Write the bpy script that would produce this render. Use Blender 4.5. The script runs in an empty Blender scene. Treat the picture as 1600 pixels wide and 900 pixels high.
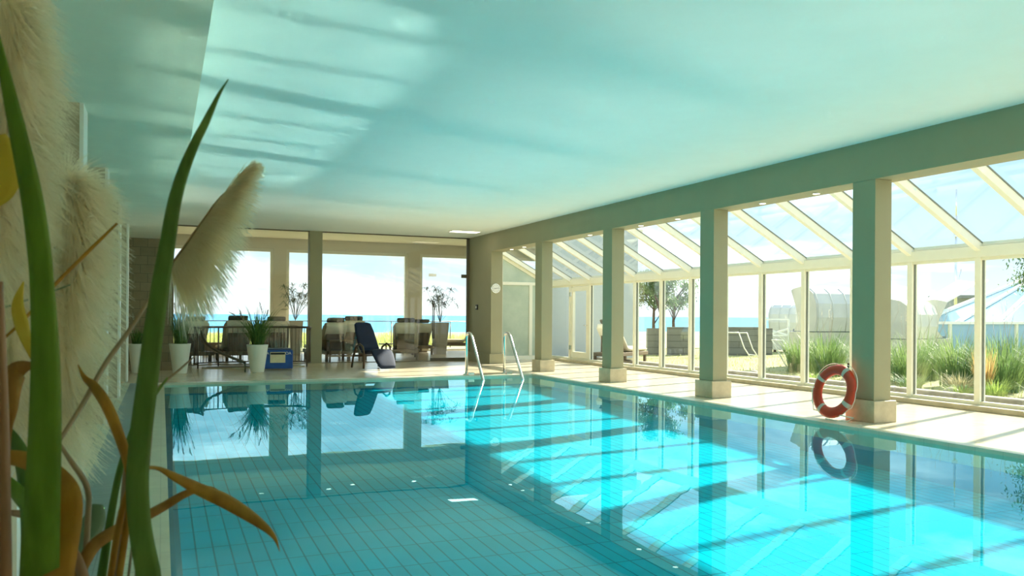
import bpy, math, random
from mathutils import Vector, Matrix
C = bpy.context.scene.collection
SC = bpy.context.scene
R = math.radians
PI = math.pi
# ------------------------------------------------------------------ camera
EYE = 1.3
FPX = 1270.0
YAW = 0.4069
HY = 493.2
ROLL = 0.0065
sY, cY = math.sin(YAW), math.cos(YAW)
FWD = Vector((sY, cY, 0)); RGT = Vector((cY, -sY, 0)); UPV = Vector((0, 0, 1))
cam = bpy.data.cameras.new('camera'); co = bpy.data.objects.new('camera', cam); C.objects.link(co)
cam.sensor_width = 36; cam.lens = 36 * FPX / 1600; cam.shift_y = (HY - 450) / 1600
cam.clip_end = 20000; cam.clip_start = 0.05
ex = RGT * math.cos(ROLL) + UPV * math.sin(ROLL)
ey = UPV * math.cos(ROLL) - RGT * math.sin(ROLL)
ez = -FWD
M4 = Matrix((ex, ey, ez)).transposed().to_4x4(); M4.translation = Vector((0, 0, EYE))
co.matrix_world = M4
cam.dof.use_dof = True; cam.dof.focus_distance = 14.0; cam.dof.aperture_fstop = 11.0
SC.camera = co

def at(u, v, d):
    """a point of the place, d metres ahead, lying in the direction of photo pixel (u, v)"""
    du, dv = u - 800, v - HY
    a = du * math.cos(ROLL) + dv * math.sin(ROLL); b = -du * math.sin(ROLL) + dv * math.cos(ROLL)
    return Vector((0, 0, EYE)) + (FWD * FPX + RGT * a - UPV * b) * (d / FPX)

# ------------------------------------------------------------------ light
SUN_AZ = R(18); SUN_EL = R(33.8); SUN_W = 15.0; SKY_W = 1.0
sd = Vector((math.cos(SUN_AZ) * math.cos(SUN_EL), math.sin(SUN_AZ) * math.cos(SUN_EL), math.sin(SUN_EL)))
sl = bpy.data.lights.new('sun', 'SUN'); sl.energy = SUN_W; sl.angle = R(1.4); sl.color = (1.0, 0.91, 0.73)
so = bpy.data.objects.new('sun', sl); C.objects.link(so); so.rotation_euler = sd.to_track_quat('Z', 'Y').to_euler()
so.location = (30, 10, 25)
cy = SC.cycles
cy.max_bounces = 14; cy.diffuse_bounces = 7; cy.glossy_bounces = 5; cy.transmission_bounces = 8; cy.transparent_max_bounces = 24
cy.caustics_reflective = True; cy.caustics_refractive = True
cy.sample_clamp_indirect = 0.0; cy.blur_glossy = 0.0
cy.use_guiding = True; cy.use_surface_guiding = True; cy.guiding_training_samples = 64
SC.view_settings.view_transform = 'Standard'; SC.view_settings.look = 'None'
SC.view_settings.exposure = 0.30; SC.view_settings.gamma = 1.0; SC.view_settings.use_curve_mapping = False

def nn(nt, t, **kw):
    n = nt.nodes.new(t)
    for k, v in kw.items():
        if k in n.inputs: n.inputs[k].default_value = v
        else: setattr(n, k, v)
    return n
def ramp(nt, fac, stops):
    r = nt.nodes.new('ShaderNodeValToRGB')
    els = r.color_ramp.elements
    while len(els) < len(stops): els.new(0.5)
    for e, (p, c) in zip(els, stops):
        e.position = p; e.color = (*c, 1) if len(c) == 3 else c
    nt.links.new(fac, r.inputs[0]); return r.outputs[0]

w = bpy.data.worlds.new('sky'); SC.world = w; w.use_nodes = True
nt = w.node_tree; nt.nodes.clear()
tc = nn(nt, 'ShaderNodeTexCoord'); sep = nn(nt, 'ShaderNodeSeparateXYZ'); nt.links.new(tc.outputs['Generated'], sep.inputs[0])
base = ramp(nt, sep.outputs['Z'], [(0.0, (1.0, 1.1, 1.15)), (0.08, (0.72, 0.95, 1.10)), (0.25, (0.40, 0.74, 1.0)), (0.5, (0.30, 0.62, 0.95)), (1.0, (0.25, 0.55, 0.95))])
mp = nn(nt, 'ShaderNodeMapping'); mp.inputs['Scale'].default_value = (1.6, 1.6, 7.0); mp.inputs['Location'].default_value = (0.4, 0.1, 0.35)
nt.links.new(tc.outputs['Generated'], mp.inputs[0])
no = nn(nt, 'ShaderNodeTexNoise', Scale=1.5, Detail=7.0, Roughness=0.55); no.inputs['Distortion'].default_value = 0.5
nt.links.new(mp.outputs[0], no.inputs['Vector'])
cl = ramp(nt, no.outputs[0], [(0.44, (0, 0, 0)), (0.72, (1, 1, 1))])
mx = nn(nt, 'ShaderNodeMix', data_type='RGBA'); nt.links.new(cl, mx.inputs[0]); nt.links.new(base, mx.inputs[6]); mx.inputs[7].default_value = (2.9, 2.95, 2.9, 1)
bg = nn(nt, 'ShaderNodeBackground', Strength=SKY_W); nt.links.new(mx.outputs[2], bg.inputs[0])
wo = nn(nt, 'ShaderNodeOutputWorld'); nt.links.new(bg.outputs[0], wo.inputs[0])

# ------------------------------------------------------------------ helpers
class MB:
    def __init__(s): s.v = []; s.f = []; s.sm = []
    def add(s, vs, fs, smooth=False):
        o = len(s.v); s.v += [Vector(p) for p in vs]; s.f += [tuple(i + o for i in f) for f in fs]; s.sm += [smooth] * len(fs); return s
    def box(s, x0, x1, y0, y1, z0, z1, m=None):
        vs = [Vector(p) for p in ((x0,y0,z0),(x1,y0,z0),(x1,y1,z0),(x0,y1,z0),(x0,y0,z1),(x1,y0,z1),(x1,y1,z1),(x0,y1,z1))]
        if m: vs = [m @ p for p in vs]
        return s.add(vs, [(0,3,2,1),(4,5,6,7),(0,1,5,4),(1,2,6,5),(2,3,7,6),(3,0,4,7)])
    def bar(s, a, b, wd, ht, up=(0,0,1)):
        a, b = Vector(a), Vector(b); d = (b - a).normalized(); u = Vector(up); r = d.cross(u).normalized(); u = r.cross(d).normalized()
        vs = []
        for p in (a, b):
            for i, j in ((-1,-1),(1,-1),(1,1),(-1,1)): vs.append(p + r * wd/2 * i + u * ht/2 * j)
        return s.add(vs, [(0,1,2,3),(7,6,5,4),(0,4,5,1),(1,5,6,2),(2,6,7,3),(3,7,4,0)])
    def tube(s, pts, r, seg=8, cap=True):
        pts = [Vector(p) for p in pts]; n = len(pts); rr = r if isinstance(r, (list, tuple)) else [r] * n
        vs = []; prev = None
        for i, p in enumerate(pts):
            d = (pts[min(i+1,n-1)] - pts[max(i-1,0)]).normalized()
            if prev is None: a = d.orthogonal().normalized()
            else:
                a = prev - d * prev.dot(d); a = a.normalized() if a.length > 1e-6 else d.orthogonal().normalized()
            prev = a; b = d.cross(a)
            for k in range(seg):
                t = 2*PI*k/seg; vs.append(p + (a*math.cos(t) + b*math.sin(t)) * rr[i])
        fs = [(i*seg+k, i*seg+(k+1)%seg, (i+1)*seg+(k+1)%seg, (i+1)*seg+k) for i in range(n-1) for k in range(seg)]
        if cap: fs += [tuple(range(seg))[::-1], tuple((n-1)*seg+k for k in range(seg))]
        return s.add(vs, fs, True)
    def lathe(s, c, prof, seg=28, sx=1, sy=1, smooth=True):
        c = Vector(c); vs = []
        for (r, z) in prof:
            for k in range(seg):
                t = 2*PI*k/seg; vs.append(c + Vector((r*math.cos(t)*sx, r*math.sin(t)*sy, z)))
        n = len(prof)
        fs = [(i*seg+k, i*seg+(k+1)%seg, (i+1)*seg+(k+1)%seg, (i+1)*seg+k) for i in range(n-1) for k in range(seg)]
        fs += [tuple(range(seg))[::-1], tuple((n-1)*seg+k for k in range(seg))]
        return s.add(vs, fs, smooth)
    def ribbon(s, pts, wds, side=None, fold=0.0):
        """leaf blade: centre line, width at each point; side = width direction"""
        pts = [Vector(p) for p in pts]; n = len(pts); vs = []
        for i, p in enumerate(pts):
            d = (pts[min(i+1,n-1)] - pts[max(i-1,0)]).normalized()
            sd_ = Vector(side) if side is not None else d.cross(Vector((0,0,1)))
            sd_ = sd_ - d * sd_.dot(d)
            sd_ = sd_.normalized() if sd_.length > 1e-6 else d.orthogonal().normalized()
            nrm = d.cross(sd_)
            h = wds[i] / 2
            if fold: vs += [p - sd_*h, p + nrm*h*fold, p + sd_*h]
            else: vs += [p - sd_*h, p + sd_*h]
        if fold: fs = [q for i in range(n-1) for q in ((3*i,3*i+1,3*i+4,3*i+3),(3*i+1,3*i+2,3*i+5,3*i+4))]
        else: fs = [(2*i,2*i+1,2*i+3,2*i+2) for i in range(n-1)]
        return s.add(vs, fs, True)
    def prism(s, poly, h, axis='z', off=0.0, m=None):
        n = len(poly); vs = []
        for t in (off, off + h):
            for (a, b) in poly:
                p = {'z': (a,b,t), 'y': (a,t,b), 'x': (t,a,b)}[axis]; p = Vector(p); vs.append(m @ p if m else p)
        return s.add(vs, [tuple(range(n))[::-1], tuple(range(n, 2*n))] + [(i,(i+1)%n,n+(i+1)%n,n+i) for i in range(n)])
    def build(s, name, mt, parent=None, bevel=0.0, flat=False):
        me = bpy.data.meshes.new(name)
        off = parent.matrix_basis.translation.copy() if parent else Vector((0,0,0))
        gp = parent.parent if parent else None
        while gp: off += gp.matrix_basis.translation; gp = gp.parent
        me.from_pydata([tuple(p - off) for p in s.v], [], s.f)
        if not flat: me.polygons.foreach_set('use_smooth', s.sm)
        import bmesh
        if 1 < len(s.f) < 20000:
            bm = bmesh.new(); bm.from_mesh(me); bmesh.ops.recalc_face_normals(bm, faces=bm.faces); bm.to_mesh(me); bm.free()
        me.materials.append(mt); me.update()
        o = bpy.data.objects.new(name, me); C.objects.link(o)
        if parent: o.parent = parent
        if bevel:
            b = o.modifiers.new('bevel', 'BEVEL'); b.width = bevel; b.segments = 2; b.limit_method = 'ANGLE'
        return o
def tag(o, label=None, cat=None, group=None, kind=None):
    if label: o['label'] = label
    if cat: o['category'] = cat
    if group: o['group'] = group
    if kind: o['kind'] = kind
    return o
def empty(name, loc, label=None, cat=None, group=None):
    o = bpy.data.objects.new(name, None); C.objects.link(o); o.location = loc; o.empty_display_size = .2
    return tag(o, label, cat, group)
def struct(o, label=None, cat=None):
    return tag(o, label, cat, None, 'structure')
def copy_tree(o, parent=None):
    c = o.copy(); C.objects.link(c)
    if parent: c.parent = parent
    for ch in [x for x in C.objects if x.parent == o]: copy_tree(ch, c)
    return c

def mat(name, col, rough=0.6, metal=0.0, spec=0.5, var=0.0, scale=8.0, bump=0.0, bscale=60.0, col2=None, coat=0.0, detail=6.0):
    m = bpy.data.materials.new(name); m.use_nodes = True; nt = m.node_tree; b = nt.nodes['Principled BSDF']
    b.inputs['Base Color'].default_value = (*col, 1); b.inputs['Roughness'].default_value = rough
    b.inputs['Metallic'].default_value = metal; b.inputs['Specular IOR Level'].default_value = spec
    b.inputs['Coat Weight'].default_value = coat
    tc = nn(nt, 'ShaderNodeTexCoord')
    if var or col2:
        c2 = col2 or tuple(max(0, c * (1 - var)) for c in col)
        n = nn(nt, 'ShaderNodeTexNoise', Scale=scale, Detail=detail, Roughness=0.6); nt.links.new(tc.outputs['Object'], n.inputs['Vector'])
        nt.links.new(ramp(nt, n.outputs[0], [(0.3, c2), (0.7, col)]), b.inputs['Base Color'])
    if bump:
        n = nn(nt, 'ShaderNodeTexNoise', Scale=bscale, Detail=4.0); nt.links.new(tc.outputs['Object'], n.inputs['Vector'])
        bp = nn(nt, 'ShaderNodeBump', Strength=bump, Distance=0.01); nt.links.new(n.outputs[0], bp.inputs['Height']); nt.links.new(bp.outputs[0], b.inputs['Normal'])
    return m
def tiled(name, col, col2, grout, bw, bh, mortar=0.012, rough=0.3, offset=0.0, scale=1.0, rotz=0.0, vert=None, nscale=5.0, bump=0.15, spec=0.5, msmooth=0.1):
    m = bpy.data.materials.new(name); m.use_nodes = True; nt = m.node_tree; b = nt.nodes['Principled BSDF']
    b.inputs['Roughness'].default_value = rough; b.inputs['Specular IOR Level'].default_value = spec
    tc = nn(nt, 'ShaderNodeTexCoord'); mp = nn(nt, 'ShaderNodeMapping'); nt.links.new(tc.outputs['Object'], mp.inputs[0])
    if vert: mp.inputs['Rotation'].default_value = vert
    else: mp.inputs['Rotation'].default_value = (0, 0, rotz)
    br = nn(nt, 'ShaderNodeTexBrick'); nt.links.new(mp.outputs[0], br.inputs['Vector'])
    br.offset = offset; br.squash = 1.0
    br.inputs['Scale'].default_value = scale; br.inputs['Mortar Size'].default_value = mortar; br.inputs['Mortar Smooth'].default_value = msmooth
    br.inputs['Brick Width'].default_value = bw; br.inputs['Row Height'].default_value = bh
    br.inputs['Color1'].default_value = (*col, 1); br.inputs['Color2'].default_value = (*col2, 1); br.inputs['Mortar'].default_value = (*grout, 1)
    n = nn(nt, 'ShaderNodeTexNoise', Scale=nscale, Detail=7.0, Roughness=0.6); nt.links.new(tc.outputs['Object'], n.inputs['Vector'])
    v = ramp(nt, n.outputs[0], [(0.3, (0.86, 0.85, 0.82)), (0.7, (1, 1, 1))])
    mu = nn(nt, 'ShaderNodeMix', data_type='RGBA', blend_type='MULTIPLY'); mu.inputs[0].default_value = 1.0
    nt.links.new(br.outputs['Color'], mu.inputs[6]); nt.links.new(v, mu.inputs[7]); nt.links.new(mu.outputs[2], b.inputs['Base Color'])
    if bump:
        bp = nn(nt, 'ShaderNodeBump', Strength=bump, Distance=0.004); bp.invert = True
        nt.links.new(br.outputs['Fac'], bp.inputs['Height']); nt.links.new(bp.outputs[0], b.inputs['Normal'])
    return m
def glassmat(name, tint=(0.97, 0.99, 0.98), refl=1.0, dust=0.0):
    dust = 0.0
    m = bpy.data.materials.new(name); m.use_nodes = True; nt = m.node_tree; nt.nodes.clear()
    t = nn(nt, 'ShaderNodeBsdfTransparent'); t.inputs[0].default_value = (*tint, 1)
    g = nn(nt, 'ShaderNodeBsdfGlossy', Roughness=0.0)
    f = nn(nt, 'ShaderNodeLayerWeight', Blend=0.5); pw_ = nn(nt, 'ShaderNodeMath', operation='POWER'); pw_.inputs[1].default_value = 5.0
    nt.links.new(f.outputs['Facing'], pw_.inputs[0])
    ml = nn(nt, 'ShaderNodeMath', operation='MULTIPLY_ADD'); ml.inputs[1].default_value = 0.9 * refl; ml.inputs[2].default_value = 0.04 * refl
    nt.links.new(pw_.outputs[0], ml.inputs[0])
    s = nn(nt, 'ShaderNodeMixShader'); nt.links.new(ml.outputs[0], s.inputs[0]); nt.links.new(t.outputs[0], s.inputs[1]); nt.links.new(g.outputs[0], s.inputs[2])
    o = nn(nt, 'ShaderNodeOutputMaterial'); last = s
    if dust:
        tc = nn(nt, 'ShaderNodeTexCoord'); mp = nn(nt, 'ShaderNodeMapping'); mp.inputs['Scale'].default_value = (3, 3, 0.7)
        nt.links.new(tc.outputs['Object'], mp.inputs[0])
        n = nn(nt, 'ShaderNodeTexNoise', Scale=3.0, Detail=8.0, Roughness=0.7); nt.links.new(mp.outputs[0], n.inputs['Vector'])
        r = ramp(nt, n.outputs[0], [(0.45, (0, 0, 0)), (0.8, (dust, dust, dust))])
        d = nn(nt, 'ShaderNodeBsdfTranslucent'); d.inputs[0].default_value = (.9, .9, .85, 1)
        s2 = nn(nt, 'ShaderNodeMixShader'); nt.links.new(r, s2.inputs[0]); nt.links.new(s.outputs[0], s2.inputs[1]); nt.links.new(d.outputs[0], s2.inputs[2]); last = s2
    nt.links.new(last.outputs[0], o.inputs[0]); return m
def leafmat(name, c1, c2, scale=6.0, trans=0.5, rough=0.5, stretch=None):
    m = bpy.data.materials.new(name); m.use_nodes = True; nt = m.node_tree; nt.nodes.clear()
    tc = nn(nt, 'ShaderNodeTexCoord'); mp = nn(nt, 'ShaderNodeMapping'); nt.links.new(tc.outputs['Object'], mp.inputs[0])
    if stretch: mp.inputs['Scale'].default_value = stretch
    n = nn(nt, 'ShaderNodeTexNoise', Scale=scale, Detail=5.0); nt.links.new(mp.outputs[0], n.inputs['Vector'])
    c = ramp(nt, n.outputs[0], [(0.32, c1), (0.68, c2)])
    b = nn(nt, 'ShaderNodeBsdfPrincipled', Roughness=rough); nt.links.new(c, b.inputs['Base Color'])
    t = nn(nt, 'ShaderNodeBsdfTranslucent'); nt.links.new(c, t.inputs[0])
    s = nn(nt, 'ShaderNodeMixShader'); s.inputs[0].default_value = trans
    nt.links.new(b.outputs[0], s.inputs[1]); nt.links.new(t.outputs[0], s.inputs[2])
    o = nn(nt, 'ShaderNodeOutputMaterial'); nt.links.new(s.outputs[0], o.inputs[0]); return m

X = {}
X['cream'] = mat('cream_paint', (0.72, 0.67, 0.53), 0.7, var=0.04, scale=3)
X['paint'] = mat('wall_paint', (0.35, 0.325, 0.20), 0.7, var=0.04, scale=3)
X['ceil'] = mat('ceiling_paint', (0.85, 0.93, 0.90), 0.8, var=0.03, scale=2)
X['soffit'] = mat('soffit_paint', (0.86, 0.84, 0.68), 0.7, var=0.05, scale=3)
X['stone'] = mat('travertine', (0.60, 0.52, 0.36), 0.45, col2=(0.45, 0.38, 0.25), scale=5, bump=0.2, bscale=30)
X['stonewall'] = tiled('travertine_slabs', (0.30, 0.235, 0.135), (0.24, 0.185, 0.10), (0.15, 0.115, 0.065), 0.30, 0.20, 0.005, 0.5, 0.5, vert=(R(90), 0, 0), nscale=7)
X['pier'] = mat('pier_limestone', (0.58, 0.50, 0.36), 0.45, col2=(0.42, 0.34, 0.22), scale=4, bump=0.2, bscale=25, detail=9)
X['deck'] = tiled('deck_stone_tiles', (0.66, 0.57, 0.42), (0.62, 0.53, 0.39), (0.46, 0.40, 0.30), 0.62, 0.31, 0.004, 0.22, 0.0, nscale=4, bump=0.05)
X['ldeck'] = tiled('poolside_small_tiles', (0.66, 0.66, 0.50), (0.62, 0.62, 0.48), (0.42, 0.43, 0.32), 0.31, 0.155, 0.005, 0.35, 0.0, nscale=4)
X['shadeband'] = tiled('shaded_tiles', (0.26, 0.36, 0.36), (0.24, 0.33, 0.34), (0.18, 0.25, 0.26), 0.31, 0.10, 0.004, 0.35, 0.0, nscale=9)
X['coping'] = tiled('coping_tiles', (0.70, 0.66, 0.50), (0.67, 0.63, 0.48), (0.58, 0.55, 0.42), 0.62, 0.30, 0.004, 0.3, 0.0)
X['pool'] = tiled('pool_tiles', (0.0, 0.53, 0.72), (0.0, 0.50, 0.69), (0.0, 0.24, 0.36), 0.12, 0.46, 0.0065, 0.4, 0.0, nscale=2, bump=0, spec=0.0)
X['poolv'] = mat('pool_wall_tiles', (0.012, 0.34, 0.50), 0.4, var=0.1)
X['poolshade'] = mat('pool_shaded_corner', (0.005, 0.13, 0.20), 0.4)
X['frame'] = mat('white_frame', (0.82, 0.80, 0.66), 0.4, var=0.03)
X['gasket'] = mat('dark_gasket', (0.16, 0.17, 0.13), 0.6)
X['glass'] = glassmat('window_glass', (0.965, 0.985, 0.975), 1.0, dust=0.10)
X['clear'] = glassmat('partition_glass', (0.97, 0.985, 0.98), 0.9)
X['roofglass'] = glassmat('roof_glass', (0.95, 0.98, 0.985), 0.7, dust=0.12)
X['steel'] = mat('polished_steel', (0.75, 0.74, 0.70), 0.18, metal=1.0)
X['darksteel'] = mat('dark_bronze_rail', (0.16, 0.13, 0.10), 0.35, metal=0.7)
X['brown'] = mat('brown_frame', (0.16, 0.13, 0.09), 0.5)
X['white'] = mat('white_plastic', (0.85, 0.84, 0.78), 0.4)
X['black'] = mat('black_plastic', (0.02, 0.02, 0.02), 0.4)
X['lamp'] = bpy.data.materials.new('lit_lamp'); X['lamp'].use_nodes = True
_b = X['lamp'].node_tree.nodes['Principled BSDF']; _b.inputs['Emission Color'].default_value = (1, .9, .7, 1); _b.inputs['Emission Strength'].default_value = 4.0

def watermat():
    m = bpy.data.materials.new('pool_water'); m.use_nodes = True; nt = m.node_tree; nt.nodes.clear()
    t = nn(nt, 'ShaderNodeBsdfTransparent'); t.inputs[0].default_value = (0.84, 0.985, 1.0, 1)
    g = nn(nt, 'ShaderNodeBsdfGlossy', Roughness=0.0); g.inputs[0].default_value = (0.60, 0.93, 1.0, 1)
    tc = nn(nt, 'ShaderNodeTexCoord'); n = nn(nt, 'ShaderNodeTexNoise', Scale=1.3, Detail=2.0); nt.links.new(tc.outputs['Object'], n.inputs['Vector'])
    bp = nn(nt, 'ShaderNodeBump', Strength=0.02, Distance=0.05); nt.links.new(n.outputs[0], bp.inputs['Height']); nt.links.new(bp.outputs[0], g.inputs['Normal'])
    f = nn(nt, 'ShaderNodeLayerWeight', Blend=0.5); pw_ = nn(nt, 'ShaderNodeMath', operation='POWER'); pw_.inputs[1].default_value = 6.8
    nt.links.new(f.outputs['Facing'], pw_.inputs[0])
    ml = nn(nt, 'ShaderNodeMath', operation='MULTIPLY_ADD'); ml.inputs[1].default_value = 0.90; ml.inputs[2].default_value = 0.12
    nt.links.new(pw_.outputs[0], ml.inputs[0])
    s = nn(nt, 'ShaderNodeMixShader'); nt.links.new(ml.outputs[0], s.inputs[0]); nt.links.new(t.outputs[0], s.inputs[1]); nt.links.new(g.outputs[0], s.inputs[2])
    o = nn(nt, 'ShaderNodeOutputMaterial'); nt.links.new(s.outputs[0], o.inputs[0])
    return m
X['water'] = watermat()

# ------------------------------------------------------------------ setting: floor, pool, walls
PX0, PX1, PY0, PY1 = 0.05, 7.57, 1.6, 16.41     # pool opening
XW = 10.7; XF = 8.12; XB = 8.45; HC = 3.517; HB = 3.03; YG = 21.95; XS = 0.25; YO = 28.3; LC = 3.86
WZ = -0.04
DN, DF = 0.50, 0.19     # water depth at the near and the far end
b = MB(); b.box(PX1 + .25, XW + .1, -3, 28.3, -.2, 0); b.box(-2.2, PX1 + .25, PY1 + .22, 28.3, -.2, 0); b.box(-2.2, PX1 + .25, -3, PY0 - .2, -.2, 0); b.box(XW + .1, 13.8, YG, YO, -.2, 0)
struct(b.build('floor', X['deck']))
b = MB(); b.box(-2.2, -.53, PY0 - .2, PY1 + .22, -.2, 0); b.box(-.28, PX0 - .15, PY0 - .2, PY1 + .22, -.2, 0)
struct(b.build('floor_left', X['ldeck']))
struct(MB().box(-.53, -.28, PY0 - .2, PY1 + .22, -.2, 0).build('trim_1', X['shadeband']))  # grey-blue strip: shade on the left deck, put into the tile colour
b = MB(); b.box(PX0 - .15, PX0, PY0 - .2, PY1 + .22, -.2, 0); b.box(PX1, PX1 + .25, PY0 - .2, PY1 + .22, -.2, 0)
b.box(PX0, PX1, PY1, PY1 + .22, -.2, 0); b.box(PX0, PX1, PY0 - .2, PY0, -.2, 0)
struct(b.build('trim_2', X['coping']))
# pool shell
ZB = WZ - DN
def pz_(y): return WZ - (DN + (DF - DN) * (y - PY0) / (PY1 - PY0))
def slab(x0, x1, dz, th):
    za, zb = pz_(PY0 - .1) + dz, pz_(PY1 + .1) + dz; y0, y1 = PY0 - .1, PY1 + .1
    return MB().add([(x0,y0,za-th),(x1,y0,za-th),(x1,y1,zb-th),(x0,y1,zb-th),(x0,y0,za),(x1,y0,za),(x1,y1,zb),(x0,y1,zb)], [(0,3,2,1),(4,5,6,7),(0,1,5,4),(1,2,6,5),(2,3,7,6),(3,0,4,7)])
struct(slab(PX0 - .1, PX1 + .1, 0, .1).build('floor_pool', X['pool']))
b = MB(); b.box(PX0 - .1, PX0, PY0, PY1, ZB, -.2); b.box(PX1, PX1 + .1, PY0, PY1, ZB, -.2); b.box(PX0 - .1, PX1 + .1, PY1, PY1 + .1, ZB, -.2); b.box(PX0 - .1, PX1 + .1, PY0 - .1, PY0, ZB, -.2)
struct(b.build('wall_pool', X['poolv']))
struct(slab(PX0, PX0 + .09, .004, .004).build('trim_3', X['poolshade']))  # thin dark strip paints the shade along the pool's bottom corner
wt = MB().add([(PX0, PY0, WZ), (PX1, PY0, WZ), (PX1, PY1, WZ), (PX0, PY1, WZ)], [(0, 1, 2, 3)]).build('pool_water', X['water'])
tag(wt, 'still turquoise water filling the indoor swimming pool', 'water', kind='stuff')
# drain slots along the far coping
# ceilings and beams
struct(MB().box(XS - .1, XF + .4, -3, YG + .1, HC, HC + .3).build('ceiling', X['ceil']))
struct(MB().box(-2.2, XS, -3, 20.2, 3.0, HC + .3).build('ceiling_soffit', X['soffit']))
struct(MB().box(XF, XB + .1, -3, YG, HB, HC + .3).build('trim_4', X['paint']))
struct(MB().box(0, 14, YG + .1, YO, LC, LC + .2).build('ceiling_lounge', X['cream']))
# walls
struct(MB().box(-2.4, -2.2, -3, 20.2, 0, HC).build('wall_left', X['cream']))
struct(MB().box(-2.4, 11, -3.2, -3, 0, HC + .3).build('wall_back', X['cream']))
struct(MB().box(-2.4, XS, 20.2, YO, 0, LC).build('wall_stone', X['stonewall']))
b = MB(); b.box(XF, XB, 20.27, YG + .1, 0, HB); b.box(XF - .05, XB + .05, 20.22, YG + .1, 0, .27)
struct(b.build('wall_clock_pier', X['paint']))
# right-hand building beyond the conservatory
b = MB(); b.box(XW + .1, 13.8, YG + .05, YG + .25, 0, 4.1); b.box(13.6, 13.8, YG + .25, YO, 0, 4.1)
struct(b.build('wall_annex', mat('render_white', (0.46, 0.50, 0.50), 0.7, var=.05)))

Y0, SP = 7.43, 3.2095
colwords = {0: 'behind the red lifebuoy', 1: 'second from the right, between the lifebuoy column and the middle one', 2: 'standing in the middle of the row of four', 3: 'farthest of the row, beside the ladder'}
for k in range(-3, 4):
    y = Y0 + k * SP
    lab = 'square cream column on a stone base, ' + colwords[k] if k in colwords else 'square cream column nearer than the lifebuoy, out of the picture'
    c = empty('column', (XF + .16, y + .2, 0), lab, 'column', 'columns along the pool')
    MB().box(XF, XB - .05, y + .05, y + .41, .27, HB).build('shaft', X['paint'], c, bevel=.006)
    MB().box(XF - .05, XB, y, y + .46, 0, .27).build('base', X['stone'], c, bevel=.008)
pw = ['nearest', 'second nearest', 'third nearest', 'farthest']
for k in range(-2, 4):
    y = Y0 + k * SP
    c = empty('stone_pier', (-.75, y + .2, 0), ('stone-faced pier on the left pool deck, %s of the four behind the grass' % pw[k]) if k >= 0 else 'stone-faced pier hidden by the pampas plumes, %s the camera' % ('beside' if k == -2 else 'just beyond'), 'pier', 'stone piers on the left')
    MB().box(-1.05, -.62, y, y + .36, 0, 3.0).build('facing', X['pier'], c)
    MB().box(-.62, -.59, y - .003, y + .363, 0, 3.0).build('lit_edge', X['white'], c)  # white strip paints the pool's light on the pier's side face

# ------------------------------------------------------------------ conservatory: glazing bays
P0, PS = 7.99, 1.143
EZ = 2.17; ET = 2.33; SL = 0.54
def roofz(x): return ET + (XW - x) * SL
struct(MB().box(10.5, XW + .14, -3, YG, 0, .075).build('baseboard_right', X['stone'], bevel=.01))
struct(MB().box(XW - .07, XW + .07, -3, YG, EZ, ET).build('trim_5', X['frame'], bevel=.006))
XR = XB + .1
n = 0
for k in range(-9, 12):
    ya = P0 + k * PS; yb = ya + PS if k < 11 else YG - .03
    n += 1
    door = (k == 10)
    f = MB()
    f.box(XW - .06, XW + .06, ya - .045, ya + .045, .075, EZ)
    f.box(XW - .045, XW + .045, ya + .045, yb - .045, .075, .125); f.box(XW - .045, XW + .045, ya + .045, yb - .045, EZ - .04, EZ)
    nm = 'door_1' if door else 'window_%d' % n
    o = struct(f.build(nm, X['frame'], bevel=.004))
    g = MB()
    for yy in (ya + .045, yb - .053): g.box(XW - .02, XW + .02, yy, yy + .008, .125, EZ - .04)
    g.build('gasket', X['gasket'], o)
    if door:
        d = MB(); y1, y2 = ya + .06, yb - .06
        d.box(XW - .05, XW + .03, y1, y1 + .12, .13, 2.12); d.box(XW - .05, XW + .03, y2 - .12, y2, .13, 2.12)
        d.box(XW - .05, XW + .03, y1 + .12, y2 - .12, .13, .30); d.box(XW - .05, XW + .03, y1 + .12, y2 - .12, 2.0, 2.12)
        dd = d.build('door_leaf', X['frame'], o, bevel=.004)
        MB().box(XW - .006, XW + .006, y1 + .12, y2 - .12, .30, 2.0).build('pane', X['glass'], dd)
        for zz in (.35, 1.85): MB().box(XW - .09, XW - .05, y2 - .07, y2 + .03, zz, zz + .12).build('hinge', X['steel'], dd)
        MB().tube([(XW - .05, y1 + .05, 1.05), (XW - .1, y1 + .05, 1.05), (XW - .1, y1 + .17, 1.05)], .012).build('handle', X['steel'], dd)
    else:
        MB().box(XW - .006, XW + .006, ya + .045, yb - .045, .125, EZ - .04).build('pane', X['glass'], o)
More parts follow.
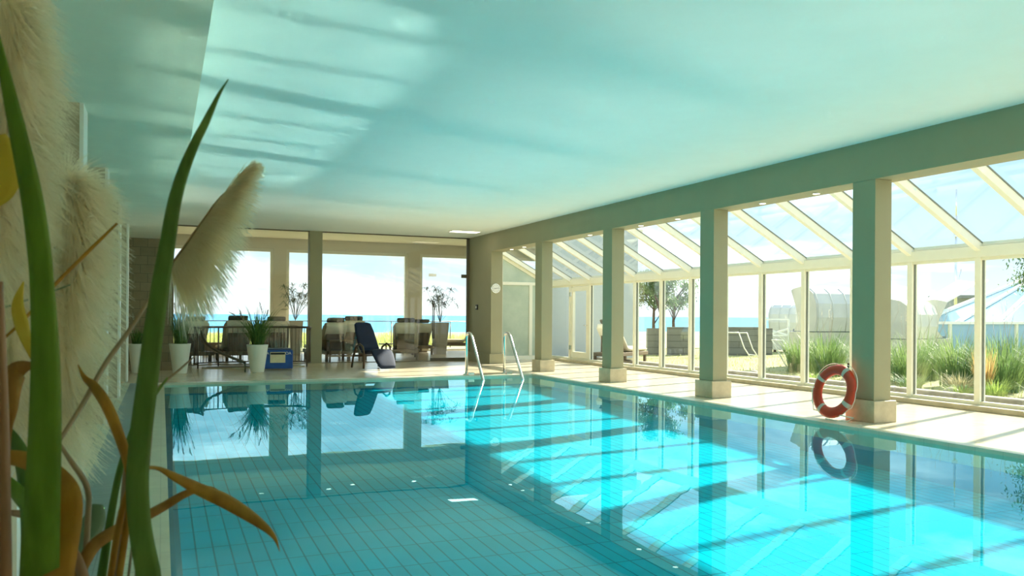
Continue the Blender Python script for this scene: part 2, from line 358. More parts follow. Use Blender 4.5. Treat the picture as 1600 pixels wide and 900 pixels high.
# roof: rafters and panes
m = 0
for k in range(-9, 13):
    ya = P0 + k * PS if k < 12 else YG - .05
    m += 1
    r = struct(MB().bar((XW, ya, roofz(XW) - .03), (XR, ya, roofz(XR) - .03), .085, .13).build('trim_%d' % (20 + m), X['frame'], bevel=.005))
    MB().bar((XW, ya, roofz(XW) + .035), (XR, ya, roofz(XR) + .035), .10, .02).build('gasket', X['gasket'], r)
    if k < 12:
        yb = ya + PS if k < 11 else YG - .05
        o = MB(); 
        for (x0, x1) in ((XR, XR + .05), (XW - .02, XW + .03)):
            o.add([(x0, ya, roofz(x0)), (x1, ya, roofz(x1)), (x1, yb, roofz(x1)), (x0, yb, roofz(x0)), (x0, ya, roofz(x0)+.05), (x1, ya, roofz(x1)+.05), (x1, yb, roofz(x1)+.05), (x0, yb, roofz(x0)+.05)],
                  [(0,3,2,1),(4,5,6,7),(0,1,5,4),(1,2,6,5),(2,3,7,6),(3,0,4,7)])
        o = struct(o.build('window_%d' % (n + m), X['frame']))
        h = .018
        MB().add([(XR, ya, roofz(XR)+h), (XW, ya, roofz(XW)+h), (XW, yb, roofz(XW)+h), (XR, yb, roofz(XR)+h), (XR, ya, roofz(XR)+h+.01), (XW, ya, roofz(XW)+h+.01), (XW, yb, roofz(XW)+h+.01), (XR, yb, roofz(XR)+h+.01)],
                 [(0,3,2,1),(4,5,6,7),(0,1,5,4),(1,2,6,5),(2,3,7,6),(3,0,4,7)]).build('pane', X['roofglass'], o)
# upper wall above the roof edge
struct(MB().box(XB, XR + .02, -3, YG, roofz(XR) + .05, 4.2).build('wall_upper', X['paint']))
# end wall of the conservatory: frosted panels in white frames
frost = mat('frosted_marbled_panel', (0.50, 0.57, 0.46), 0.35, col2=(0.36, 0.44, 0.35), scale=1.6, detail=8)
f = MB(); ye = YG
f.box(9.02, 9.16, ye, ye + .08, 0, roofz(9.1) - .1); f.box(9.02, XW, ye, ye + .08, 2.2, 2.29); f.box(10.02, 10.12, ye, ye + .08, .1, 2.2); f.box(10.60, XW, ye, ye + .08, 0, EZ)
f.box(XB, XW, ye, ye + .08, 0, .12); f.bar((XW, ye + .04, roofz(XW) - .14), (XB, ye + .04, roofz(XB) - .14), .08, .1)
o = struct(f.build('window_90', X['frame'], bevel=.004))
pz = lambda x: roofz(x) - .15
MB().prism([(9.16, 2.29), (XW - .05, 2.29), (XW - .1, pz(XW - .1)), (9.16, pz(9.16))], .02, 'y', ye + .03).build('pane', frost, o)
MB().box(9.16, 10.02, ye + .03, ye + .05, .12, 2.2).build('pane', frost, o)
MB().box(10.12, 10.60, ye + .03, ye + .05, .12, 2.2).build('pane', frost, o)
struct(MB().box(XB, 9.02, ye, ye + .1, .12, roofz(9.02) - .1).build('wall_jamb', X['frame']))

# ------------------------------------------------------------------ glass partition to the lounge
struct(MB().box(3.60, 3.93, YG - .02, YG + .3, 0, HC).build('wall_partition_pier', X['paint'], bevel=.005))
g = MB(); g.box(XS, 3.6, YG, YG + .03, HC - .03, HC); g.box(3.93, XF, YG, YG + .03, HC - .03, HC); g.box(8.04, 8.12, YG, YG + .06, 0, HC)
g.box(XS, 3.6, YG, YG + .03, 0, .015); g.box(3.93, 6.95, YG, YG + .03, 0, .015)
o = struct(g.build('window_91', X['brown']))
jo = [XS, 1.35, 2.55, 3.6, 3.93, 4.95, 5.9, 6.95]
for i in range(len(jo) - 1):
    if i == 3: continue
    MB().box(jo[i] + .004, jo[i+1] - .004, YG + .01, YG + .02, .015, HC - .03).build('pane', X['clear'], o)
MB().box(6.954, 8.04, YG + .01, YG + .02, 2.43, HC - .03).build('pane', X['clear'], o)
d = struct(MB().box(6.96, 8.03, YG + .005, YG + .025, .09, 2.42).build('door_2', X['clear']))
MB().box(6.96, 8.03, YG - .005, YG + .035, .0, .09).build('bottom_rail', X['brown'], d)
MB().box(6.9, 7.12, YG - .01, YG + .04, 2.39, 2.47).build('patch_fitting', X['steel'], d)
MB().box(7.88, 8.08, YG - .01, YG + .04, 2.37, 2.47).build('hinge', X['brown'], d)
for yy in (-.05, .08): MB().tube([(7.05, YG + yy, .64), (7.05, YG + yy, 1.70)], .016).build('pull_handle', X['darksteel'], d)

# lounge outer windows
fr = MB(); wi = 92
struct(MB().box(XS, 13.8, YO, YO + .3, 3.5, 4.1).build('wall_far', X['cream']))
for i, (x0, x1) in enumerate(((-.3, 3.45), (3.87, 8.12), (8.57, 13.6))):
    xx = max(x0, XS)
    f = MB(); f.box(xx, xx + .10, YO + .05, YO + .2, 0, 3.5); f.box(x1 - .10, x1, YO + .05, YO + .2, 0, 3.5); f.box(xx + .1, x1 - .1, YO + .05, YO + .2, 3.4, 3.5); f.box(xx + .1, x1 - .1, YO + .05, YO + .2, 0, .06)
    o = struct(f.build('window_%d' % (wi + i), X['frame'], bevel=.005))
    MB().box(xx + .1, x1 - .1, YO + .12, YO + .13, .06, 3.4).build('pane', X['clear'], o)
for i, (x0, x1) in enumerate(((3.45, 3.87), (8.12, 8.57))):
    struct(MB().box(x0, x1, YO, YO + .3, 0, 3.5).build('wall_far_pier_%d' % (i + 1), X['cream']))
#MAIN#
# ------------------------------------------------------------------ lifebuoy against the nearest column
X['red'] = mat('orange_red_shell', (0.62, 0.045, 0.012), 0.35, var=0.15, scale=6)
X['band'] = mat('reflective_band', (0.62, 0.50, 0.42), 0.35)
X['rope'] = mat('white_rope', (0.85, 0.82, 0.74), 0.8)
def ring_pt(c, ang, Rr, tilt, off=0.0):
    # ring in a plane nearly parallel to YZ, leaning towards +X at the top
    y = math.cos(ang) * Rr; h = math.sin(ang) * Rr
    return Vector((c[0] + h * math.sin(tilt) - off * math.cos(tilt), c[1] + y, c[2] + h * math.cos(tilt) + off * math.sin(tilt)))
def torus_arc(c, a0, a1, R0, rw, rt, tilt, n=40, seg=16, grow=0.0):
    b = MB(); vs = []; full = abs(a1 - a0 - 2*PI) < 1e-6; k = n if full else n + 1
    for i in range(k):
        a = a0 + (a1 - a0) * i / n
        for j in range(seg):
            t = 2*PI*j/seg
            vs.append(ring_pt(c, a, R0 + (rw + grow) * math.cos(t), tilt, (rt + grow) * math.sin(t)))
    fs = []
    for i in range(n):
        i2 = (i + 1) % k
        for j in range(seg): fs.append((i*seg+j, i*seg+(j+1)%seg, i2*seg+(j+1)%seg, i2*seg+j))
    return b.add(vs, fs, True)
TL = R(14); LC0 = (7.945, 7.955, 0.358)
lb = empty('lifebuoy', (7.95, 7.95, 0), 'orange-red lifebuoy with pale bands and white rope leaning on the nearest column', 'lifebuoy')
torus_arc(LC0, 0, 2*PI, .280, .068, .048, TL, 64).build('ring', X['red'], lb)
for q in (.25, .75, 1.25, 1.75):
    torus_arc(LC0, (q - .08) * PI - .09, (q - .08) * PI + .09, .280, .068, .048, TL, 6, grow=.002).build('reflective_band', X['band'], lb)
b = MB()
for q in range(4):
    a0 = (q * .5) * PI; a1 = a0 + .5 * PI
    pts = [ring_pt(LC0, a0 + (a1 - a0) * i / 12, .352 + .035 * math.sin(PI * i / 12) if math.sin(a0 + (a1-a0)*i/12) > -.6 else .352, TL, .0) for i in range(13)]
    b.tube(pts, .0045, 6)
b.build('grab_rope', X['rope'], lb)
b = MB()
e0 = ring_pt(LC0, -.05, .35, TL, .03)
b.tube([e0, e0 + Vector((-.01,-.02,-.12)), e0 + Vector((-.02,-.05,-.26)), Vector((7.86, 7.55, .06)), Vector((7.82, 7.62, .012)), Vector((7.78, 7.80, .01)), Vector((7.80, 7.95, .012))], .008, 6)
b.tube([e0 + Vector((0, -.035 + .035*math.cos(t), .035*math.sin(t))) for t in [i*PI/6 for i in range(13)]], .008, 6)
b.build('hanging_rope', X['rope'], lb)

# ------------------------------------------------------------------ pool ladder
ld = empty('pool_ladder', (6.57, 16.6, 0), 'polished steel pool ladder with two grab rails at the far pool edge', 'ladder')
for x in (6.13, 7.03):
    p = [(x, 16.72, 0), (x, 16.72, .80), (x, 16.70, .87), (x, 16.65, .905), (x, 16.55, .915), (x, 16.47, .90), (x, 16.40, .84), (x, 15.72, -.04), (x, 15.70, -.075)]
    MB().tube(p, .030, 12).build('grab_rail', X['steel'], ld)
    MB().lathe((x, 16.72, 0), [(.07, 0), (.07, .015), (.045, .03)], 20).build('flange', X['steel'], ld)
    MB().box(x - .03, x + .10, 16.50, 16.60, .0, .06).build('clamp', X['steel'], ld)
# ------------------------------------------------------------------ clock, thermostat
ck = empty('wall_clock', (8.24, 20.21, 2.03), 'small round white wall clock with dark hands on the cream pier', 'clock')
def diskY(c, r, y0, y1, seg=32): 
    return MB().prism([(c[0] + r*math.cos(2*PI*i/seg), c[2] + r*math.sin(2*PI*i/seg)) for i in range(seg)], y1 - y0, 'y', y0)
cc = (8.245, 0, 2.03)
diskY(cc, .128, 20.235, 20.27).build('case', X['steel'], ck); diskY(cc, .115, 20.228, 20.236).build('dial', X['white'], ck)
for i in range(12):
    a = i*PI/6; b = MB(); b.bar((cc[0]+.088*math.sin(a), 20.226, cc[2]+.088*math.cos(a)), (cc[0]+.106*math.sin(a), 20.226, cc[2]+.106*math.cos(a)), .008, .003, (0,1,0)); b.build('hour_mark', X['black'], ck)
b = MB(); b.bar((cc[0], 20.224, cc[2]), (cc[0]-.055, 20.224, cc[2]-.008), .010, .003, (0,1,0)); b.bar((cc[0], 20.222, cc[2]), (cc[0]+.085, 20.222, cc[2]+.012), .007, .003, (0,1,0)); b.build('hands', X['black'], ck)
th = empty('wall_thermostat', (8.1, 21.3, 1.5), 'small black and white control unit on the grey wall by the glass door', 'control panel')
MB().box(8.085, 8.12, 21.25, 21.36, 1.46, 1.60).build('housing', X['black'], th, bevel=.004); MB().box(8.078, 8.085, 21.27, 21.33, 1.50, 1.56).build('display', X['white'], th)

# ------------------------------------------------------------------ ceiling spots
def spot(x, y, z, r, lab, w=1.0, group=None):
    o = empty('ceiling_light', (x, y, z), lab, 'light', group)
    MB().lathe((x, y, z - .012), [(r*1.15, 0), (r*1.15, .012)], 24, sy=w).build('trim_ring', X['white'], o)
    MB().lathe((x, y, z - .014), [(r, 0), (r, .004)], 24, sy=w).build('lamp_glass', X['lamp'], o)
lt = empty('ceiling_panel_light', (7.3, 20.3, HC), 'lit rectangular panel light in the ceiling near the glass door', 'light')
MB().box(6.95, 7.75, 20.05, 20.45, HC - .012, HC).build('frame', X['white'], lt); MB().box(6.98, 7.72, 20.08, 20.42, HC - .015, HC - .011).build('diffuser', X['lamp'], lt)
ORD = ['nearest', 'second nearest', 'third nearest', 'fourth nearest', 'fifth nearest', 'sixth nearest', 'seventh nearest', 'eighth nearest', 'ninth nearest', 'tenth nearest', 'eleventh nearest', 'twelfth nearest', 'thirteenth nearest', 'fourteenth nearest', 'fifteenth nearest', 'sixteenth nearest']
for i, y in enumerate((8.7, 9.8, 12.0, 13.2, 15.2, 18.6, 19.4)):
    spot(8.34, y, HB, .045, 'small recessed spotlight in the underside of the long beam, %s of seven' % ORD[i], group='spotlights in the beam')
for x, y, w_ in ((1.2, 24.6, 'leftmost'), (2.7, 24.6, 'second from the left'), (4.6, 24.4, 'first right of the partition pier'), (5.4, 24.8, 'middle of the right-hand panes'), (7.3, 24.6, 'above the glass door')):
    spot(x, y, LC, .07, 'recessed spotlight in the lounge ceiling behind the glass, ' + w_, group='spotlights in the lounge ceiling')

# ------------------------------------------------------------------ stairwell railing
rl = empty('stair_railing', (2.1, 20.75, 0), 'curved bronze railing with slim balusters round the stairwell behind the pots', 'railing')
RC = (2.08, 20.85); RX, RY = 1.37, .62
def rp(a, z): return Vector((RC[0] + RX*math.cos(a), RC[1] + RY*math.sin(a), z))
A0, A1 = R(200), R(-25)
arc = [A0 + (A1 - A0) * i / 60 for i in range(61)]
b = MB(); b.tube([rp(a, .97) for a in arc], .026, 8); b.build('top_rail', X['darksteel'], rl)
b = MB(); b.tube([rp(a, .10) for a in arc], .016, 6); b.build('bottom_rail', X['darksteel'], rl)
for i in range(43):
    a = A0 + (A1 - A0) * i / 42; post = i % 14 == 0
    MB().tube([rp(a, 0 if post else .10), rp(a, .96)], .018 if post else .0075, 6).build('post' if post else 'baluster', X['darksteel'], rl)
hp = [at(318, 513.5, 18.9), at(315.5, 519, 18.8), at(317, 527, 18.7), at(323, 537, 18.6), at(333, 545, 18.5), at(348, 553, 18.4), at(365, 560, 18.3), at(383, 566.5, 18.2)]
b = MB(); b.tube(hp, .032, 8); b.build('curved_handrail', X['darksteel'], rl)
e = hp[-1]; MB().tube([(e.x, e.y, 0), (e.x, e.y, e.z)], .02, 6).build('post', X['darksteel'], rl)
e = rp(A0, 0)
b = MB(); b.tube([(e.x, e.y, .97), (hp[0].x, hp[0].y, .975)], .026, 8); b.build('top_rail', X['darksteel'], rl)
mt = empty('stair_opening_rim', (2.1, 20.6, 0), 'low oval dark rim on the floor round the stairwell behind the pots', 'rim')
MB().lathe((2.08, 20.62, 0), [(1.2, 0), (1.2, .02), (1.12, .024)], 48, sy=.36).build('rim', X['stone'], mt)
MB().lathe((2.08, 20.62, .0), [(1.10, .02), (1.10, .03)], 48, sy=.35).build('dark_opening', X['brown'], mt)  # flat brown disc stands in for the dark inside of the stairwell

# blue box with a cream notice
X['blue'] = mat('blue_fabric', (0.008, 0.045, 0.26), 0.6, col2=(0.02, 0.12, 0.42), scale=3)
X['notice'] = mat('cream_paper', (0.80, 0.76, 0.48), 0.7, col2=(0.72, 0.58, 0.38), scale=9)
bp0 = at(434, 560, 18.9); bx, by = bp0.x, bp0.y
bb_ = empty('blue_crate', (bx, by, .03), 'deep blue crate with a cream notice behind the middle white pot', 'crate')
Mx = Matrix.Translation((bx, by, .03)) @ Matrix.Rotation(R(-6), 4, 'Z')
MB().box(-.34, .34, 0, .40, .0, .43, Mx).build('body', X['blue'], bb_, bevel=.02)
MB().box(-.30, .30, .04, .36, .43, .47, Mx).build('lid', mat('grey_blue_lid', (.08, .10, .18), .5), bb_, bevel=.01)
MB().box(-.17, .17, -.012, 0, .14, .39, Mx).build('notice_board', X['notice'], bb_)
MB().box(-.16, .16, -.016, -.012, .33, .375, Mx).build('notice_header', X['black'], bb_)
def text(s, size, Mw, mt_, name, parent):
    cu = bpy.data.curves.new('t', 'FONT'); cu.body = s; cu.size = size; cu.extrude = .002; cu.align_x = 'CENTER'
    t = bpy.data.objects.new('t', cu); C.objects.link(t); bpy.context.view_layer.update()
    me = bpy.data.meshes.new_from_object(t.evaluated_get(bpy.context.evaluated_depsgraph_get()))
    bpy.data.objects.remove(t)
    off = parent.matrix_basis.translation
    me.transform(Matrix.Translation(-off) @ Mw); me.materials.append(mt_)
    o = bpy.data.objects.new(name, me); C.objects.link(o); o.parent = parent; return o
for s_, dx in (('PA', -.245), ('OA', .235)):
    text(s_, .09, Mx @ Matrix.Translation((dx, -.006, .33)) @ Matrix.Rotation(R(90), 4, 'X'), X['white'], 'lettering', bb_)

# ------------------------------------------------------------------ potted grasses by the railing
X['pot'] = mat('white_glazed_pot', (0.78, 0.78, 0.68), 0.4, var=.04)
X['soil'] = mat('soil', (0.06, 0.04, 0.025), 0.9)
X['g1'] = leafmat('grass_green', (0.05, 0.13, 0.02), (0.16, 0.28, 0.06), 8, .35)
X['g2'] = leafmat('grass_yellowgreen', (0.20, 0.30, 0.05), (0.42, 0.48, 0.12), 3, .85)
X['seed'] = leafmat('seedhead_tan', (0.35, 0.30, 0.22), (0.60, 0.55, 0.44), 9, .4)
X['fol'] = leafmat('papyrus_green', (0.05, 0.10, 0.05), (0.12, 0.20, 0.10), 8, .3)
def arcleaf(b, c, az, reach, h, wd, rnd, droop=.35, n=6, fold=0.25):
    pts = []; w_ = []
    for i in range(n + 1):
        t = i / n; r = reach * (t ** 1.5); z = h * (t - droop * t ** 3)
        pts.append(Vector(c) + Vector((math.cos(az) * r, math.sin(az) * r, z))); w_.append(wd * (1 - t ** 2.2) + .0006)
    b.ribbon(pts, w_, (-math.sin(az), math.cos(az), 0), fold)
def plume_head(b, p0, p1, r, rnd, n=70, hl=.05, wd=.003):
    p0, p1 = Vector(p0), Vector(p1); ax = (p1 - p0).normalized()
    for i in range(n):
        t = rnd.random(); c = p0.lerp(p1, t); rr = r * math.sin(PI * min(1, t*.9 + .12)) ** .7
        d = Vector((rnd.gauss(0,1), rnd.gauss(0,1), rnd.gauss(0,1))); d -= ax * d.dot(ax); d.normalize()
        tip = c + d * rr + ax * hl * .6
        b.ribbon([c, c.lerp(tip, .6), tip], [wd, wd, wd*.3])
def potted_grass(x, y, r1, h, nleaf, lh, seeds, lab, sd_, reach=.32):
    rnd = random.Random(sd_); o = empty('potted_grass', (x, y, 0), lab, 'plant', 'potted grasses')
    MB().lathe((x, y, 0), [(r1*.60, 0), (r1*.63, .02), (r1*.98, h - .03), (r1, h), (r1*.93, h), (r1*.90, h - .06), (.01, h - .06)], 36).build('pot', X['pot'], o)
    MB().lathe((x, y, h - .07), [(r1*.92, 0), (r1*.92, .01)], 24).build('soil', X['soil'], o)
    b = MB()
    for i in range(nleaf):
        az = rnd.random()*2*PI; q = rnd.random()*r1*.6
        arcleaf(b, (x + q*math.cos(az), y + q*math.sin(az), h - .06), az + rnd.gauss(0,.4), rnd.uniform(.03, reach), rnd.uniform(.5, 1.0)*lh, rnd.uniform(.010, .018), rnd, rnd.uniform(.1, .75))
    b.build('leaves', X['g1'], o)
    for (dx, dy, dz, tx, tz) in seeds:
        p1 = Vector((x + dx, y + dy, h + dz)); p2 = p1 + Vector((tx, 0, tz))
        s = MB(); s.tube([(x, y, h - .06), ((x*2 + p1.x)/3, (y*2 + p1.y)/3, h + dz*.45), p1, p2], .003, 5).build('stalk', X['g1'], o)
        s = MB(); plume_head(s, p1, p2, .035, rnd, 120, .04, .005); s.build('seed_head', X['seed'], o)
p = at(402, 581, 18.15)
potted_grass(p.x, p.y, .235, .62, 300, 1.25, [(-.45,0,.62,-.16,.10), (-.35,0,.60,-.03,.16), (.10,0,.70,-.06,.24), (.20,0,.62,.02,.15), (.50,.1,.78,.16,.01), (-.30,.0,.50,.0,.12)], 'arching green grass with seed heads in a white tapered pot before the railing', 3, .85)
p = at(281, 584, 17.6)
potted_grass(p.x, p.y, .225, .65, 240, 1.25, [(-.02,0,.80,.0,.16), (.06,0,.85,.04,.18), (.20,0,.88,.06,.18), (.10,0,.66,.02,.16), (-.1,0,.72,-.02,.15), (.26,0,.72,.05,.2)], 'upright grass with fluffy heads in a white pot left of the railing', 5, .3)
p = at(215, 584, 17.6)
potted_grass(p.x, p.y, .19, .64, 140, .62, [(-.08,0,.50,-.03,.16)], 'white pot with low dark leaves beside the stone wall', 8, .22)

# tall vases with papyrus in the lounge
X['vase'] = mat('taupe_vase', (0.42, 0.37, 0.28), 0.5, var=.1)
def papyrus(x, y, r, h, ph, n, lab, sd_):
    rnd = random.Random(sd_); o = empty('potted_papyrus', (x, y, 0), lab, 'plant', 'papyrus plants in the lounge')
    s = MB(); a = r*.68
    s.add([(x-a,y-a,0),(x+a,y-a,0),(x+a,y+a,0),(x-a,y+a,0),(x-r,y-r,h),(x+r,y-r,h),(x+r,y+r,h),(x-r,y+r,h)], [(0,3,2,1),(4,5,6,7),(0,1,5,4),(1,2,6,5),(2,3,7,6),(3,0,4,7)])
    s.build('vase', X['vase'], o, bevel=.01)
    st = MB(); lf = MB()
    for i in range(n):
        az = rnd.random()*2*PI; rr = rnd.uniform(.08, .62); hh = ph * rnd.uniform(.45, 1)
        c = Vector((x, y, h)); tip = c + Vector((math.cos(az)*rr, math.sin(az)*rr, hh))
        st.tube([c, c.lerp(tip, .5) + Vector((0,0,.06)), tip], .006, 5)
        for k in range(22):
            a = 2*PI*k/22 + rnd.random()*.4; L = rnd.uniform(.16, .36); up = rnd.uniform(-.08, .09)
            lf.ribbon([tip, tip + Vector((math.cos(a)*L*.55, math.sin(a)*L*.55, up + .03)), tip + Vector((math.cos(a)*L, math.sin(a)*L, up - .10*rnd.random()))], [.012, .018, .003])
    st.build('stems', X['fol'], o); lf.build('leaves', X['fol'], o)
p = at(687, 552, 27.2); papyrus(p.x, p.y, .25, 1.06, 1.15, 24, 'papyrus in a tall tapered taupe vase beyond the glass door', 2)
p = at(461, 556, 26); papyrus(p.x, p.y, .22, 1.10, 1.15, 22, 'papyrus in a tall square vase behind the railing, before the window', 7)

# ------------------------------------------------------------------ navy recliner on the pool deck
X['navy'] = mat('navy_upholstery', (0.004, 0.014, 0.050), 0.75, var=.3, scale=10, bump=.2, bscale=40)
X['wood'] = mat('dark_walnut', (0.10, 0.06, 0.03), 0.4, var=.3, scale=10)
def pad(prof, w0, w1, th, nm, mt_, par, M, n2=10):
    """cushion swept along a side profile [(y, z, width)], th thick"""
    s = MB(); vs = []; fs = []; seg = 14; N = len(prof)
    for i, (y, z, wd) in enumerate(prof):
        a = Vector((0, prof[min(i+1,N-1)][0] - prof[max(i-1,0)][0], prof[min(i+1,N-1)][1] - prof[max(i-1,0)][1])).normalized(); nrm = Vector((0, -a.z, a.y))
        e = .55 if i in (0, N-1) else 1.0
        for k in range(seg):
            t = 2*PI*k/seg; cx = math.cos(t); sx = math.sin(t)
            px = math.copysign(abs(cx) ** .5, cx) * wd / 2; q = math.copysign(abs(sx) ** .6, sx) * th / 2 * e
            vs.append(M @ (Vector((px, y, z)) + nrm * q))
    fs = [(i*seg+k, i*seg+(k+1)%seg, (i+1)*seg+(k+1)%seg, (i+1)*seg+k) for i in range(N-1) for k in range(seg)]
    fs += [tuple(range(seg))[::-1], tuple((N-1)*seg+k for k in range(seg))]
    s.add(vs, fs, True); return s.build(nm, mt_, par)
p = at(592, 571, 19.3)
rc = empty('recliner_chair', (p.x, p.y, 0), 'dark navy reclining chair with wooden arms standing on the deck before the glass', 'chair')
Mr = Matrix.Translation((p.x - .05, p.y + .35, 0)) @ Matrix.Rotation(R(14), 4, 'Z')
pad([(.62, 1.09, .34), (.58, 1.06, .44), (.48, .90, .50), (.36, .70, .52), (.22, .50, .52), (.14, .42, .50)], 0, 0, .10, 'backrest', X['navy'], rc, Mr)
pad([(.16, .42, .52), (0, .40, .54), (-.20, .43, .54), (-.34, .44, .54)], 0, 0, .11, 'seat', X['navy'], rc, Mr)
pad([(-.32, .46, .54), (-.42, .42, .55), (-.52, .32, .54), (-.62, .20, .50), (-.70, .10, .44), (-.74, .055, .38)], 0, 0, .09, 'footrest', X['navy'], rc, Mr)
for sx in (-.36, .36):
    q = [Mr @ Vector(v) for v in ((sx, .42, .02), (sx, .34, .30), (sx, .22, .52), (sx, 0, .60), (sx, -.16, .54), (sx, -.22, .36), (sx, -.20, .02))]
    MB().tube(q, .024, 8).build('armrest', X['wood'], rc)
q = [Mr @ Vector(v) for v in ((-.36, .05, .36), (.36, .05, .36))]; MB().tube(q, .02, 8).build('crossbar', X['wood'], rc)
q = [Mr @ Vector(v) for v in ((-.36, .36, .30), (.36, .36, .30))]; MB().tube(q, .02, 8).build('crossbar', X['wood'], rc)

# ------------------------------------------------------------------ lounge furniture behind the glass
X['towel'] = mat('cream_towelling', (0.82, 0.77, 0.64), 0.9, var=.12, scale=5, bump=.3, bscale=80)
X['matt'] = mat('beige_mattress', (0.58, 0.50, 0.36), 0.85, var=.1, scale=5)
X['cush'] = mat('charcoal_cushion', (0.05, 0.05, 0.045), 0.8)
X['rattan'] = mat('brown_rattan', (0.20, 0.14, 0.08), 0.6, var=.4, scale=40, bump=.5, bscale=120)
def lounger(x, y, rz, lab, back=52, towel=True):
    o = empty('lounge_daybed', (x, y, 0), lab, 'daybed', 'daybeds in the lounge')
    M = Matrix.Translation((x, y, 0)) @ Matrix.Rotation(R(rz), 4, 'Z')
    MB().box(-.38, .38, -1.0, .95, .20, .30, M).build('frame', X['rattan'], o, bevel=.01)
    for sx in (-.32, .32):
        for sy in (-.9, .82): MB().box(sx - .035, sx + .035, sy - .035, sy + .035, 0, .20, M).build('leg', X['wood'], o)
    pad([(-.98, .36, .70), (-.9, .37, .74), (0, .37, .74), (.15, .37, .74)], 0, 0, .14, 'mattress', X['matt'], o, M)
    a = R(back); L = .85
    P_ = lambda t, off=0: (.15 + math.cos(a)*L*t - math.sin(a)*off, .37 + math.sin(a)*L*t + math.cos(a)*off)
    pad([(*P_(0), .74), (*P_(.1), .74), (*P_(.9), .74), (*P_(1), .68)], 0, 0, .13, 'backrest', X['matt'], o, M)
    if towel:
        pad([(*P_(.35, .085), .62), (*P_(.6, .085), .62), (*P_(.95, .085), .62), (*P_(1.06, .02), .62), (*P_(1.0, -.09), .62), (*P_(.45, -.10), .62)], 0, 0, .02, 'towel', X['towel'], o, M)
    pad([(*P_(1.0, .11), .5), (*P_(1.08, .12), .52), (*P_(1.16, .11), .5)], 0, 0, .09, 'head_cushion', X['cush'], o, M)
    MB().bar(M @ Vector((0, .62, .26)), M @ Vector((0, .15 + math.cos(a)*L*.8 , .37 + math.sin(a)*L*.75)), .5, .03).build('back_support', X['wood'], o)
LG = [((516, 564), 190, 'daybed with draped cream towel and grey cushion behind the slatted table', 50),
      ((553, 560.5), 172, 'daybed with cream towel directly left of the navy recliner, behind glass', 55),
      ((637, 561), 165, 'daybed with raised back right of the navy recliner, behind glass', 50),
      ((655, 553), 175, 'daybed partly hidden at the window pilaster behind the right-hand daybed', 45),
      ((722, 549), 250, 'daybed with a dark pillow right of the tall taupe vase', 40),
      ((367, 565), 185, 'shaded daybed behind the left half of the railing', 55),
      ((432, 560), 175, 'shaded daybed behind the railing above the blue crate', 52),
      ((294, 566), 195, 'dark daybed seen between the upright potted grass and the railing', 52)]
for (u, v), rz, lab, bk in LG:
    dd = EYE * FPX / (v - HY - (u - 800) * .0065)
    q = at(u, v, dd); lounger(q.x, max(q.y, YG + 1.15) + .25, rz, lab, bk)
# slatted trolley table
q = at(538, 566, 22.6)
tb = empty('slatted_table', (q.x, 22.55, 0), 'dark slatted table with thin legs left of the navy recliner, behind glass', 'table')
MB().box(q.x - .48, q.x + .48, 22.3, 22.8, .56, .60).build('tabletop', X['rattan'], tb, bevel=.005)
MB().box(q.x - .45, q.x + .45, 22.32, 22.78, .14, .17).build('lower_shelf', X['rattan'], tb)
for sx in (-.45, .45):
    for sy in (22.33, 22.77): MB().box(q.x + sx - .02, q.x + sx + .02, sy - .02, sy + .02, 0, .56).build('leg', X['wood'], tb)
for i in range(7): MB().box(q.x - .33 + i*.11 - .012, q.x - .33 + i*.11 + .012, 22.76, 22.78, .17, .56).build('slat', X['wood'], tb)
# small side table near the daybeds
q = at(612, 563, 23.2)
st_ = empty('side_table', (q.x, 23.3, 0), 'small round side table between the navy recliner and the right daybed', 'table')
MB().lathe((q.x, 23.3, 0), [(.16, 0), (.16, .02), (.02, .04), (.02, .42), (.22, .44), (.22, .46)], 24).build('pedestal', X['wood'], st_)
# trough planters at the window
for (u, v, wd, lab) in ((330, 552, .72, 'low wooden trough standing before the window left, behind the railing'), (672, 549, .62, 'low wooden trough to the left of the tall taupe vase')):
    q = at(u, v, 27.3); o = empty('wooden_trough', (q.x, 27.5, 0), lab, 'planter')
    MB().box(q.x - wd/2, q.x + wd/2, 27.3, 27.7, .05, .38).build('box', X['vase'] if u > 500 else X['rattan'], o, bevel=.01)
    MB().box(q.x - wd/2 + .04, q.x + wd/2 - .04, 27.34, 27.66, 0, .05).build('plinth', X['wood'], o)
    MB().box(q.x - wd/2 + .03, q.x + wd/2 - .03, 27.33, 27.67, .37, .385).build('soil', X['soil'], o)

# ------------------------------------------------------------------ terrace rail and dune grass
tr = empty('terrace_railing', (6, 32, 0), 'thin dark terrace railing in front of the dune grass', 'railing')
MB().tube([(-4, 32, 1.04), (16, 32, 1.04)], .018, 6).build('top_rail', X['darksteel'], tr)
for i in range(9): MB().tube([(-4 + i*2.5, 32, -.03), (-4 + i*2.5, 32, 1.04)], .018, 6).build('post', X['darksteel'], tr)
X['dune'] = leafmat('dune_grass', (0.34, 0.42, 0.10), (0.62, 0.62, 0.22), .7, .45)
rnd = random.Random(11); b = MB()
for i in range(9000):
    x = rnd.uniform(-3, 17); y = rnd.uniform(33.0, 40)
    arcleaf(b, (x, y, -.05), rnd.random()*2*PI, rnd.uniform(.05, .35), rnd.uniform(.35, .75) + .18*math.sin(x*1.3) + .1*math.sin(x*3.1+1), .022, rnd, .25, 3, 0)
tag(b.build('dune_grass', X['dune']), 'bright yellow-green grass growing on the dune beyond the terrace', 'grass', kind='stuff')
